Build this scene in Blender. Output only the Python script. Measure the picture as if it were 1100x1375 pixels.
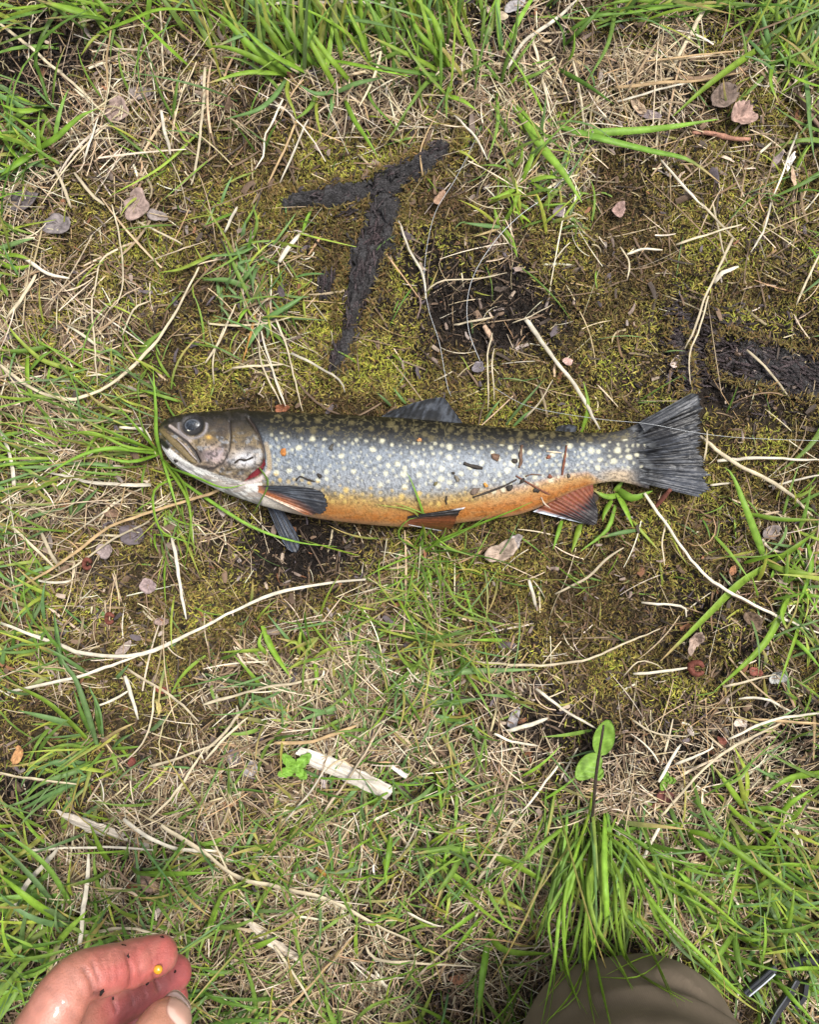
import bpy, bmesh, math, random
import numpy as np
from mathutils import Vector, Matrix
from mathutils.bvhtree import BVHTree

for o in list(bpy.data.objects):
    bpy.data.objects.remove(o)
SC = bpy.context.scene
COL = SC.collection
rng = np.random.default_rng(7)
random.seed(7)
PI = math.pi

# ------------------------------------------------------------------ camera, sky, sun, exposure
H = 0.578                 # camera height above the ground (m)
S = 0.60 / 1100.0         # metres on the ground for one photo pixel
cam = bpy.data.cameras.new('camera')
cam.sensor_fit = 'VERTICAL'
cam.sensor_height = 36.0
cam.lens = 18.0 / math.tan(math.atan(687.5 * S / H))
cam.clip_start = 0.01
cam.clip_end = 200.0
camo = bpy.data.objects.new('camera', cam)
camo.location = (0, 0, H)
COL.objects.link(camo)
SC.camera = camo

SUN_EL, SUN_AZ = math.radians(70), math.radians(62)     # azimuth: clockwise from +y (top of the picture)
world = bpy.data.worlds.new('World')
SC.world = world
world.use_nodes = True
wn, wl = world.node_tree.nodes, world.node_tree.links
sky = wn.new('ShaderNodeTexSky')
sky.sky_type = 'NISHITA'
sky.sun_disc = False
sky.sun_elevation = SUN_EL
sky.sun_rotation = SUN_AZ
sky.air_density = 1.0
sky.dust_density = 4.0
hs = wn.new('ShaderNodeHueSaturation')
hs.inputs['Saturation'].default_value = 0.35
wl.new(sky.outputs[0], hs.inputs['Color'])
bg = wn['Background']
wl.new(hs.outputs[0], bg.inputs['Color'])
bg.inputs['Strength'].default_value = 0.09
sun = bpy.data.lights.new('sun', 'SUN')
sun.energy = 1.5
sun.angle = math.radians(12)
sun.color = (1.0, 0.96, 0.90)
suno = bpy.data.objects.new('sun', sun)
sd = Vector((math.sin(SUN_AZ) * math.cos(SUN_EL), math.cos(SUN_AZ) * math.cos(SUN_EL), math.sin(SUN_EL)))
suno.rotation_euler = sd.to_track_quat('Z', 'Y').to_euler()
COL.objects.link(suno)
SC.view_settings.view_transform = 'Standard'
SC.view_settings.look = 'None'
SC.view_settings.gamma = 1.0
SC.view_settings.use_curve_mapping = False
SC.view_settings.exposure = 1.35
SC.cycles.max_bounces = 6
SC.cycles.diffuse_bounces = 3
SC.cycles.transparent_max_bounces = 6

# ------------------------------------------------------------------ helpers
def P(u, v, z=0.0):
    """photo pixel at height z -> world (numpy friendly)"""
    k = (H - z) * S / H
    return (np.asarray(u) - 550.0) * k, (687.5 - np.asarray(v)) * k

def UV(x, y, z=0.0):
    k = (H - z) * S / H
    return x / k + 550.0, 687.5 - y / k

def _hash(ix, iy, seed):
    h = (ix.astype(np.int64) * 374761393 + iy.astype(np.int64) * 668265263 + seed * 974634777) & 0xffffffff
    h = ((h ^ (h >> 13)) * 1274126177) & 0xffffffff
    h = h ^ (h >> 16)
    return (h & 0xffffff) / float(0xffffff)

def vnoise(x, y, seed=0):
    x = np.asarray(x, float); y = np.asarray(y, float)
    ix = np.floor(x); iy = np.floor(y)
    fx = x - ix; fy = y - iy
    fx = fx * fx * (3 - 2 * fx); fy = fy * fy * (3 - 2 * fy)
    a = _hash(ix, iy, seed); b = _hash(ix + 1, iy, seed)
    c = _hash(ix, iy + 1, seed); d = _hash(ix + 1, iy + 1, seed)
    return (a * (1 - fx) + b * fx) * (1 - fy) + (c * (1 - fx) + d * fx) * fy

def fbm(x, y, seed=0, oct=4):
    r = 0; a = 0.5; t = 0
    for i in range(oct):
        r = r + a * vnoise(np.asarray(x) * 2 ** i + 17.3 * i, np.asarray(y) * 2 ** i - 9.1 * i, seed + i)
        t += a; a *= 0.5
    return r / t

def sst(a, b, x):
    t = np.clip((np.asarray(x, float) - a) / (b - a), 0, 1)
    return t * t * (3 - 2 * t)

def mesh_np(name, verts, faces_list, cols=None, mat=None, smooth=True, parent=None):
    """verts (N,3); faces_list: list of int arrays (M,3) or (M,4)"""
    me = bpy.data.meshes.new(name)
    verts = np.ascontiguousarray(verts, dtype=np.float32)
    me.vertices.add(len(verts))
    me.vertices.foreach_set('co', verts.ravel())
    loops = np.concatenate([f.ravel() for f in faces_list]).astype(np.int32)
    tot = np.concatenate([np.full(len(f), f.shape[1]) for f in faces_list]).astype(np.int32)
    start = np.concatenate([[0], np.cumsum(tot)[:-1]]).astype(np.int32)
    me.loops.add(len(loops))
    me.loops.foreach_set('vertex_index', loops)
    me.polygons.add(len(tot))
    me.polygons.foreach_set('loop_start', start)
    me.polygons.foreach_set('loop_total', tot)
    me.polygons.foreach_set('use_smooth', np.full(len(tot), smooth))
    if cols is not None:
        a = me.attributes.new('Col', 'FLOAT_COLOR', 'POINT')
        c4 = np.ones((len(verts), 4), np.float32)
        c4[:, :cols.shape[1]] = cols
        a.data.foreach_set('color', c4.ravel())
    me.update(calc_edges=True)
    me.validate()
    if mat: me.materials.append(mat)
    o = bpy.data.objects.new(name, me)
    COL.objects.link(o)
    if parent is not None: o.parent = parent
    return o

def tag(o, label=None, cat=None, group=None, kind=None):
    if label: o['label'] = label
    if cat: o['category'] = cat
    if group: o['group'] = group
    if kind: o['kind'] = kind
    return o

def empty(name, loc=(0, 0, 0)):
    o = bpy.data.objects.new(name, None)
    o.empty_display_size = 0.01
    COL.objects.link(o)
    # parents stay at the origin of their parts' coordinates; location only marks the base
    o.location = loc
    return o

def adopt(child, parent):
    child.parent = parent
    child.matrix_parent_inverse = Matrix.Translation(-Vector(parent.location))

# ------------------------------------------------------------------ materials
def mat_attr(name, rough=0.6, spec=0.3, transl=0.0, var=0.25, vscale=300.0, bump=0.0, bscale=800.0, coat=0.0,
             sss=0.0, rough_var=0.0, bdist=0.0005, metallic=0.0, subtle=(1, 1, 1), cr=0.1):
    m = bpy.data.materials.new(name)
    m.use_nodes = True
    n, l = m.node_tree.nodes, m.node_tree.links
    b = n['Principled BSDF']
    at = n.new('ShaderNodeAttribute'); at.attribute_name = 'Col'
    tc = n.new('ShaderNodeTexCoord')
    nz = n.new('ShaderNodeTexNoise'); nz.inputs['Scale'].default_value = vscale; nz.inputs['Detail'].default_value = 3
    l.new(tc.outputs['Object'], nz.inputs['Vector'])
    mr = n.new('ShaderNodeMapRange')
    mr.inputs['From Min'].default_value = 0.25; mr.inputs['From Max'].default_value = 0.75
    mr.inputs['To Min'].default_value = 1 - var; mr.inputs['To Max'].default_value = 1 + var
    l.new(nz.outputs['Fac'], mr.inputs['Value'])
    mx = n.new('ShaderNodeVectorMath'); mx.operation = 'SCALE'
    l.new(at.outputs['Color'], mx.inputs[0]); l.new(mr.outputs[0], mx.inputs['Scale'])
    l.new(mx.outputs[0], b.inputs['Base Color'])
    b.inputs['Roughness'].default_value = rough
    b.inputs['Specular IOR Level'].default_value = spec
    b.inputs['Metallic'].default_value = metallic
    if coat:
        b.inputs['Coat Weight'].default_value = coat; b.inputs['Coat Roughness'].default_value = cr
    if sss:
        b.inputs['Subsurface Weight'].default_value = sss
        b.inputs['Subsurface Radius'].default_value = (0.004, 0.0015, 0.0008)
        b.inputs['Subsurface Scale'].default_value = 1.0
    if bump:
        n2 = n.new('ShaderNodeTexNoise'); n2.inputs['Scale'].default_value = bscale; n2.inputs['Detail'].default_value = 4
        l.new(tc.outputs['Object'], n2.inputs['Vector'])
        bp = n.new('ShaderNodeBump'); bp.inputs['Strength'].default_value = bump; bp.inputs['Distance'].default_value = bdist
        l.new(n2.outputs['Fac'], bp.inputs['Height'])
        l.new(bp.outputs[0], b.inputs['Normal'])
    if transl:
        tr = n.new('ShaderNodeBsdfTranslucent'); l.new(mx.outputs[0], tr.inputs['Color'])
        ms = n.new('ShaderNodeMixShader'); ms.inputs[0].default_value = transl
        out = n['Material Output']
        l.new(b.outputs[0], ms.inputs[1]); l.new(tr.outputs[0], ms.inputs[2]); l.new(ms.outputs[0], out.inputs['Surface'])
    return m

M_GRASS = mat_attr('grass_leaf', rough=0.5, spec=0.28, transl=0.25, var=0.28, vscale=170)
M_STRAW = mat_attr('dry_straw', rough=0.65, spec=0.25, transl=0.08, var=0.3, vscale=160)
M_MOSS = mat_attr('moss_leaf', rough=0.7, spec=0.2, transl=0.2, var=0.25, vscale=90)
M_SOIL = mat_attr('peaty_soil', rough=0.85, spec=0.2, var=0.5, vscale=260, bump=1.0, bscale=900, bdist=0.004)
M_DEAD = mat_attr('dead_leaf', rough=0.7, spec=0.25, var=0.35, vscale=250, bump=0.6, bscale=600, bdist=0.001)
M_CHAR = mat_attr('charred_wood', rough=0.5, spec=0.4, var=0.75, vscale=700, bump=1.0, bscale=1100, bdist=0.004)
M_CHIP = mat_attr('bleached_wood', rough=0.75, spec=0.2, var=0.2, vscale=220, bump=0.5, bscale=500, bdist=0.0008)
M_FISH = mat_attr('wet_fish_skin', rough=0.40, spec=0.30, var=0.30, vscale=1100, bump=0.6, bscale=1100, bdist=0.0008, coat=0.10, cr=0.25)
M_FIN = mat_attr('wet_fin', rough=0.45, spec=0.35, var=0.35, vscale=500, bump=0.4, bscale=900, bdist=0.0005, coat=0.06, cr=0.2)
M_EYE = mat_attr('wet_eye', rough=0.3, spec=0.4, var=0.3, vscale=900, bump=.3, bscale=900, bdist=.0005, coat=0.12, cr=0.15)
M_SKIN = mat_attr('damp_skin', rough=0.42, spec=0.45, var=0.12, vscale=260, bump=0.55, bscale=1500, bdist=0.0005, coat=0.5, cr=0.13, sss=0.15)
M_NAIL = mat_attr('thumb_nail', rough=0.3, spec=0.5, var=0.04, vscale=150, coat=0.2)
M_EGG = mat_attr('egg', rough=0.15, spec=0.6, var=0.1, vscale=800, coat=0.5)
M_TWIG = mat_attr('twig_bark', rough=0.7, spec=0.25, var=0.35, vscale=300, bump=0.6, bscale=800, bdist=0.0008)
M_BLACK = mat_attr('black_coated_metal', rough=0.35, spec=0.5, var=0.15, vscale=200)
M_STEEL = mat_attr('bright_steel', rough=0.38, spec=0.5, var=0.1, vscale=200, metallic=0.9)

def mat_cloth():
    m = mat_attr('khaki_cloth', rough=0.9, spec=0.15, var=0.12, vscale=60)
    n, l = m.node_tree.nodes, m.node_tree.links
    tc = n.new('ShaderNodeTexCoord')
    bp = n.new('ShaderNodeBump'); bp.inputs['Strength'].default_value = 0.1; bp.inputs['Distance'].default_value = 0.0004
    w1 = n.new('ShaderNodeTexWave'); w1.inputs['Scale'].default_value = 260; w1.inputs['Distortion'].default_value = 1.0
    w2 = n.new('ShaderNodeTexWave'); w2.bands_direction = 'Y'; w2.inputs['Scale'].default_value = 260; w2.inputs['Distortion'].default_value = 1.0
    ad = n.new('ShaderNodeMath'); ad.operation = 'ADD'
    for w in (w1, w2): l.new(tc.outputs['Object'], w.inputs['Vector'])
    l.new(w1.outputs['Fac'], ad.inputs[0]); l.new(w2.outputs['Fac'], ad.inputs[1])
    l.new(ad.outputs[0], bp.inputs['Height']); l.new(bp.outputs[0], n['Principled BSDF'].inputs['Normal'])
    return m
M_CLOTH = mat_cloth()

def mat_line():
    m = bpy.data.materials.new('nylon_line'); m.use_nodes = True
    b = m.node_tree.nodes['Principled BSDF']
    b.inputs['Base Color'].default_value = (0.55, 0.57, 0.58, 1)
    b.inputs['Roughness'].default_value = 0.2
    b.inputs['Transmission Weight'].default_value = 0.3
    return m
M_LINE = mat_line()

# ------------------------------------------------------------------ layout fields in ground pixels
def blobs(u, v, lst):
    r = np.zeros_like(np.asarray(u, float))
    for (cu, cv, su, sv, a) in lst:
        r = r + a * np.exp(-0.5 * (((u - cu) / su) ** 2 + ((v - cv) / sv) ** 2))
    return r

BARE = [(640, 415, 62, 38, 1.3), (575, 345, 32, 22, .7), (700, 430, 40, 25, .6), (1020, 500, 90, 38, 1.1), (935, 470, 25, 40, .7),
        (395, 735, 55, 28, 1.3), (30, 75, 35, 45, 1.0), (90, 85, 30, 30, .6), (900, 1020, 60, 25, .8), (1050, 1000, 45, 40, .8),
        (25, 1065, 40, 22, .9), (930, 830, 60, 50, .5), (690, 30, 45, 30, .9), (700, 1190, 70, 45, .7), (480, 1320, 90, 40, .7),
        (330, 1000, 30, 30, .4), (720, 980, 50, 30, .5), (180, 1150, 40, 25, .4), (930, 30, 60, 40, .4), (640, 1290, 60, 40, .5), (40, 260, 35, 25, .5)]
STRAWD = [(430, 960, 120, 70, .5), (600, 1090, 110, 60, .6), (300, 1080, 90, 50, .5), (350, 1240, 140, 70, .6), (760, 1180, 60, 70, .5), (80, 900, 60, 40, .4), (70, 420, 80, 100, .95), (150, 120, 90, 90, .75), (60, 250, 60, 60, .5), (90, 630, 90, 60, .95), (80, 770, 80, 50, .55), (365, 430, 30, 65, .6),
          (320, 350, 35, 30, .3), (440, 900, 110, 60, .8), (560, 800, 70, 60, .5), (640, 960, 100, 60, .5), (200, 1150, 160, 60, 1.0),
          (480, 1110, 170, 70, .8), (480, 1290, 170, 70, .9), (660, 1270, 80, 80, .9), (990, 1120, 110, 70, 1.0), (1000, 1010, 90, 40, .6),
          (880, 1180, 120, 100, .7), (750, 90, 90, 80, .9), (900, 90, 110, 70, .8), (560, 110, 90, 50, .8), (400, 150, 100, 40, .7),
          (740, 270, 70, 60, .6), (1050, 260, 60, 70, .35), (1050, 800, 50, 80, .6), (240, 730, 70, 60, .5), (1080, 1300, 60, 60, .8), (260, 1340, 150, 40, .7),
          (60, 1280, 80, 80, .6), (1060, 120, 50, 60, .5)]
def f_straw(u, v):
    d = blobs(u, v, STRAWD)
    out = np.maximum(np.maximum(-u, u - 1100), np.maximum(-v, v - 1375))
    d = np.where(out > 0, np.maximum(d, 0.55 * sst(0, 120, out)), d)
    return np.clip(d * np.clip((fbm(u / 48, v / 48, 31, 4) - .28) * 3.1, .15, 1.6), 0, 1)
def f_bare(u, v):
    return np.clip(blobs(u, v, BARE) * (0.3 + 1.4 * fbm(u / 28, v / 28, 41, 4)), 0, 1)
def f_moss(u, v):
    n = fbm(u / 70, v / 70, 51, 4)
    m = 0.95 - 0.72 * f_straw(u, v) - 1.1 * f_bare(u, v) - 0.32 * sst(.52, .7, n)
    m = m * np.where(v > 930, 0.55, 1.0)
    return np.clip(m, 0.03, 1)

FISH_TOP = [(212, 573), (216, 566), (224, 560.5), (240, 556), (270, 553), (300, 551.5), (340, 552), (380, 554), (420, 555.5), (460, 557), (500, 559), (540, 561.5),
            (580, 564.5), (620, 568), (660, 572), (700, 575), (740, 577), (780, 579), (810, 579.5), (830, 578), (850, 573), (866, 567), (878, 563)]
FISH_BOT = [(212, 588), (216, 602), (225, 616), (239, 630), (262, 643), (293, 658), (320, 669), (344, 677), (387, 688), (425, 696), (460, 701), (511, 706), (549, 708),
            (590, 706), (620, 702), (651, 698), (689, 693), (705, 689), (722, 683), (742, 674), (762, 664), (780, 656.5), (800, 650), (818, 646.5), (835, 645.5), (850, 648), (866, 652), (878, 656)]
ft = np.array(FISH_TOP, float); fb = np.array(FISH_BOT, float)
def sm_interp(x, pts):
    # smooth interpolation: linear samples, then averaged
    d = np.linspace(-9, 9, 9)
    x = np.asarray(x, float)
    w = np.clip((x - 212) / 30, 0.08, 1)
    return np.mean([np.interp(x + k * w, pts[:, 0], pts[:, 1]) for k in d], axis=0)
def in_fish(u, v, pad=0.0):
    t = np.interp(u, ft[:, 0], ft[:, 1]); b = np.interp(u, fb[:, 0], fb[:, 1])
    body = (u > 212 - pad) & (u < 880 + pad) & (v > t - pad) & (v < b + pad)
    tail = (u > 870) & (u < 952 + pad) & (v > 565 - (u - 870) * 0.5 - pad) & (v < 655 + (u - 870) * 0.2 + pad)
    return body | tail

def gh(x, y):
    """ground height"""
    u, v = UV(x, y)
    h = 0.010 * (fbm(x / 0.16, y / 0.16, 3, 3) - 0.5) + 0.010 * (fbm(x / 0.035, y / 0.035, 5, 3) - 0.5) + 0.005 * (fbm(x / 0.011, y / 0.011, 7, 2) - 0.5)
    h = h - 0.006 * f_bare(u, v)
    # the fish has been laid on flattened ground
    fi = np.exp(-0.5 * (((u - 580) / 330) ** 4)) * np.exp(-0.5 * (((v - 625) / 75) ** 4))
    h = h * (1 - 0.8 * fi) - 0.002 * fi
    return h

# ------------------------------------------------------------------ ground sheet
def build_ground():
    fx = np.arange(-0.62, 0.6201, 0.0036); fy = np.arange(-0.74, 0.7401, 0.0036)
    far = np.array([0.9, 1.5, 3, 7, 20, 60.0])
    xs = np.concatenate([-far[::-1], fx, far]); ys = np.concatenate([-far[::-1], fy, far])
    X, Y = np.meshgrid(xs, ys)
    u, v = UV(X, Y)
    near = (1 - sst(0.6, 0.9, np.abs(X))) * (1 - sst(0.72, 1.0, np.abs(Y)))
    Z = gh(X, Y) * near + near * 0.0032 * (rng.random(X.shape) - 0.5) - 0.001
    br = f_bare(u, v); mo = f_moss(u, v)
    n = fbm(u / 22, v / 22, 61, 4)
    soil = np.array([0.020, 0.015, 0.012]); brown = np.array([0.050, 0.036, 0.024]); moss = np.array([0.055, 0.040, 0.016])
    c = brown[None, None] * (0.4 + 1.2 * n[..., None])
    c = c * (1 - mo[..., None]) + moss * (0.5 + n[..., None]) * mo[..., None]
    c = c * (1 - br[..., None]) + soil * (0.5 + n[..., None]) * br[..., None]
    c = c * near[..., None] + np.array([.060, .055, .022]) * (1 - near[..., None])
    V = np.stack([X.ravel(), Y.ravel(), Z.ravel()], 1)
    ny, nx = X.shape
    i = np.arange(ny * nx).reshape(ny, nx)
    F = np.stack([i[:-1, :-1], i[:-1, 1:], i[1:, 1:], i[1:, :-1]], -1).reshape(-1, 4)
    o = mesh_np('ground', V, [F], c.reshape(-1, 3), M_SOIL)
    tag(o, 'dark peaty forest soil under moss and straw', kind='structure')
build_ground()

# ------------------------------------------------------------------ ribbon generator for masses of blades
def ribbons(name, base, az, el0, el1, length, width, caz, col0, col1, seg, mat, fold=0.0, tipw=0.0, wexp=2.5, w0=0.6, roll=None, floor=True):
    N = len(base)
    s = np.linspace(0, 1, seg + 1)
    el = el0[:, None] + (el1 - el0)[:, None] * s[None]
    a = az[:, None] + caz[:, None] * (s[None] - 0.3)
    d = np.stack([np.cos(el) * np.cos(a), np.cos(el) * np.sin(a), np.sin(el)], -1)
    step = (length / seg)[:, None, None]
    p = base[:, None, :] + np.concatenate([np.zeros((N, 1, 3)), np.cumsum(d[:, :-1] * step, 1)], 1)
    if floor:
        g = gh(p[..., 0], p[..., 1]) + 0.0006
        p[..., 2] = np.maximum(p[..., 2], g)
    side = np.stack([-np.sin(a), np.cos(a), np.zeros_like(a)], -1)
    up = np.cross(d, side)
    if roll is not None:
        side = side * np.cos(roll)[:, None, None] + up * np.sin(roll)[:, None, None]
        up = np.cross(d, side)
    prof = (w0 + (1 - w0) * np.minimum(1, s / 0.3)) * (1 - (1 - tipw) * s ** wexp)
    hw = 0.5 * width[:, None] * prof[None]
    c = col0[:, None, :] * (1 - s[None, :, None]) + col1[:, None, :] * s[None, :, None]
    if fold > 0:
        L = p + side * hw[..., None] + up * (fold * hw)[..., None] * -1
        R = p - side * hw[..., None] + up * (fold * hw)[..., None] * -1
        V = np.stack([L, p, R], 2)
        k = 3
    else:
        V = np.stack([p + side * hw[..., None], p - side * hw[..., None]], 2)
        k = 2
    C = np.repeat(c[:, :, None, :], k, 2)
    idx = np.arange(N * (seg + 1) * k).reshape(N, seg + 1, k)
    F = []
    for j in range(k - 1):
        F.append(np.stack([idx[:, :-1, j], idx[:, :-1, j + 1], idx[:, 1:, j + 1], idx[:, 1:, j]], -1).reshape(-1, 4))
    return mesh_np(name, V.reshape(-1, 3), [np.concatenate(F)], C.reshape(-1, 3), mat)

def jit(c, n, amt=0.25, hue=0.12):
    c = np.asarray(c, float)
    r = c[None] * (1 + amt * rng.uniform(-1, 1, (n, 1))) * (1 + hue * rng.uniform(-1, 1, (n, 3)))
    return np.clip(r, 0.003, 0.9)

# ------------------------------------------------------------------ moss
def build_moss():
    N = 500000
    u = rng.uniform(-140, 1240, N); v = rng.uniform(-140, 1515, N)
    keep = (rng.random(N) < f_moss(u, v) ** 1.2) & ~in_fish(u, v, -6)
    u, v = u[keep], v[keep]
    n = len(u)
    x, y = P(u, v)
    z = gh(x, y)
    base = np.stack([x, y, z - 0.0005], 1)
    az = rng.uniform(0, 2 * PI, n)
    el0 = rng.uniform(0.2, 1.3, n); el1 = el0 - rng.uniform(0.2, 1.3, n)
    ln = rng.uniform(0.0024, 0.0062, n); wd = rng.uniform(0.0006, 0.0014, n)
    t = fbm(u / 55, v / 55, 71, 4) + 0.16 * rng.uniform(-1, 1, n)
    bright = blobs(u, v, [(1020, 595, 60, 35, .32), (500, 470, 45, 45, .2), (600, 170, 300, 30, .08), (460, 190, 60, 30, .10), (890, 730, 80, 60, .08), (900, 930, 70, 40, .12),
                          (640, 530, 250, 30, .12), (190, 1070, 50, 25, .22), (230, 230, 60, 60, .1), (920, 330, 90, 60, .06), (260, 900, 80, 60, .05), (740, 480, 80, 60, .1)])
    dark = blobs(u, v, [(760, 300, 110, 60, .14), (800, 800, 130, 80, .16), (1000, 420, 60, 40, -.05), (480, 400, 80, 70, .0), (860, 240, 90, 50, .12)])
    t = np.clip((t - 0.5) * 2.2 + 0.46 + bright - dark, 0, 1)[:, None]
    brown = np.array([0.105, 0.072, 0.030]); olive = np.array([0.195, 0.152, 0.043]); yel = np.array([0.31, 0.255, 0.066]); lime = np.array([0.33, 0.33, 0.052])
    c = np.where(t < .4, brown + (olive - brown) * (t / .4), np.where(t < .75, olive + (yel - olive) * ((t - .4) / .35), yel + (lime - yel) * ((t - .75) / .25)))
    c = c * (0.45 + 1.1 * rng.random((n, 1)) ** 1.3) * (1 + 0.12 * rng.uniform(-1, 1, (n, 3)))
    # a few leaves have turned rusty
    ru = rng.random(n) < 0.09
    c[ru] = np.array([0.17, 0.098, 0.055]) * (0.6 + 0.8 * rng.random((ru.sum(), 1)))
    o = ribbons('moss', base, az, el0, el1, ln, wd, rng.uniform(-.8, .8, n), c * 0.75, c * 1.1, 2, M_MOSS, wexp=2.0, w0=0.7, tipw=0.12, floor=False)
    tag(o, 'olive and yellow moss carpet with rusty flecks', 'moss', kind='stuff')
build_moss()

# ------------------------------------------------------------------ straw litter and leaf crumbs
def sample(fn, n, pad=150):
    us, vs = [], []
    tot = 0
    while tot < n:
        u = rng.uniform(-pad, 1100 + pad, n); v = rng.uniform(-pad, 1375 + pad, n)
        k = (rng.random(n) < fn(u, v)) & ~in_fish(u, v, 4)
        us.append(u[k]); vs.append(v[k]); tot += k.sum()
    return np.concatenate(us)[:n], np.concatenate(vs)[:n]

def build_straw():
    n = 18000
    u, v = sample(lambda a, b: np.clip(f_straw(a, b) ** 1.5 + 0.03, 0, 1), n)
    x, y = P(u, v)
    ln = rng.gamma(1.6, 0.0115, n) + 0.004
    ln = np.minimum(ln, 0.085)
    az = fbm(u / 90, v / 90, 81, 2) * 9 + rng.normal(0, 0.9, n) + np.where(rng.random(n) < .5, 0, PI)
    z = gh(x, y) + rng.uniform(0.0005, 0.007, n) * (0.4 + f_straw(u, v))
    base = np.stack([x - 0.5 * ln * np.cos(az), y - 0.5 * ln * np.sin(az), z], 1)
    el0 = rng.normal(0.05, 0.16, n); el1 = -el0 + rng.normal(0, 0.12, n)
    w = rng.uniform(0.0004, 0.0010, n); big = rng.random(n) < .12; w[big] *= 2.0
    pal = np.array([[.52, .43, .29], [.42, .33, .20], [.30, .22, .13], [.60, .53, .40], [.22, .15, .09], [.40, .27, .14]])
    pr = np.array([.22, .19, .21, .12, .19, .07])
    c = pal[rng.choice(len(pal), n, p=pr)]
    c = c * (0.75 + 0.5 * rng.random((n, 1))) * (1 + .06 * rng.uniform(-1, 1, (n, 3)))
    o = ribbons('straw_litter', base, az, el0, el1, ln, w, np.where(rng.random(n) < .2, rng.normal(0, 1.1, n), rng.normal(0, .28, n)), c, c * rng.uniform(.6, 1.1, (n, 1)), 6, M_STRAW, fold=0.3, tipw=0.45, w0=.8, roll=rng.normal(0, .5, n))
    tag(o, 'tangled mat of thin pale dry grass straw', 'straw', kind='stuff')
    # older brown thatch pressed flat beneath the straw
    n = 11000
    u, v = sample(lambda a, b: np.clip(f_straw(a, b) ** 1.1 * .9 + 0.05, 0, 1), n, 60)
    x, y = P(u, v)
    ln = rng.gamma(1.8, .007, n) + .004; az = rng.uniform(0, 2 * PI, n)
    base = np.stack([x, y, gh(x, y) + rng.uniform(.0003, .0025, n)], 1)
    pal = np.array([[.15, .10, .062], [.10, .066, .042], [.20, .145, .092], [.055, .040, .030], [.17, .105, .055]])
    c = pal[rng.choice(5, n, p=[.3, .28, .15, .17, .1])] * (.7 + .6 * rng.random((n, 1)))
    o = ribbons('brown_thatch', base, az, rng.normal(0, .08, n), rng.normal(0, .08, n), ln, rng.uniform(.0005, .0017, n), rng.normal(0, .4, n), c, c * .85, 4, M_STRAW, fold=.25, tipw=.5, w0=.8, roll=rng.normal(0, .3, n))
    tag(o, 'flattened old brown thatch under the pale straw', 'thatch', kind='stuff')
    # crumbs of dead leaf, bark and thatch
    n = 6500
    u, v = sample(lambda a, b: np.clip(0.10 + .5 * f_straw(a, b) + .45 * f_bare(a, b) * 0.6, 0, 1), n)
    x, y = P(u, v)
    az = rng.uniform(0, 2 * PI, n)
    ln = rng.gamma(2.2, 0.0018, n) + 0.0015; w = ln * rng.uniform(.15, .55, n)
    ln = np.minimum(ln, .013); w = np.minimum(w, .005)
    pal = np.array([[.20, .15, .12], [.13, .085, .055], [.28, .23, .20], [.06, .045, .035], [.22, .10, .05], [.36, .28, .21], [.10, .08, .085]])
    c = pal[rng.choice(len(pal), n, p=[.16, .27, .07, .24, .07, .06, .13])] * (.7 + .6 * rng.random((n, 1)))
    base = np.stack([x, y, gh(x, y) + rng.uniform(0.0006, 0.004, n)], 1)
    o = ribbons('leaf_crumbs', base, az, rng.normal(.1, .35, n), rng.normal(-.1, .4, n), ln, w, rng.normal(0, .6, n), c, c * .9, 3, M_DEAD, fold=.3, tipw=.55, w0=.8, roll=rng.normal(0, .6, n))
    tag(o, 'brown and grey crumbs of dead leaf and bark', 'litter', kind='stuff')
    # grains of peat and short root fibres on the bare patches and between the moss
    n = 30000
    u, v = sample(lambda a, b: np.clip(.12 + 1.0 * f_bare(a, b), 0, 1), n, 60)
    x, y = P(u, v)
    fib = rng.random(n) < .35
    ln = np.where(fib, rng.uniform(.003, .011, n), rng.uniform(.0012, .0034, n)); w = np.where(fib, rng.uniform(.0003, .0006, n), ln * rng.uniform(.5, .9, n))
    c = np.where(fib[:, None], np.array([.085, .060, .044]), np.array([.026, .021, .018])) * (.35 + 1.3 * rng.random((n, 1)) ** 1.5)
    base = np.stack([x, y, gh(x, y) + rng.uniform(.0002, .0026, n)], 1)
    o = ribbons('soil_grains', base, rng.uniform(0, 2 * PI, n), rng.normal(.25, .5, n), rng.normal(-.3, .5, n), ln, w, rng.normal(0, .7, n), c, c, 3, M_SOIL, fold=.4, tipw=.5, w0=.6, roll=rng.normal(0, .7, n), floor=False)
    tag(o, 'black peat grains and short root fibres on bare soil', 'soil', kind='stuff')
build_straw()

# ------------------------------------------------------------------ green grass mass
G_BRIGHT = (.175, .285, .030); G_MID = (.145, .235, .038); G_DARK = (.090, .165, .024); G_BLUE = (.125, .215, .070); G_YEL = (.27, .32, .048)
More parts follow.
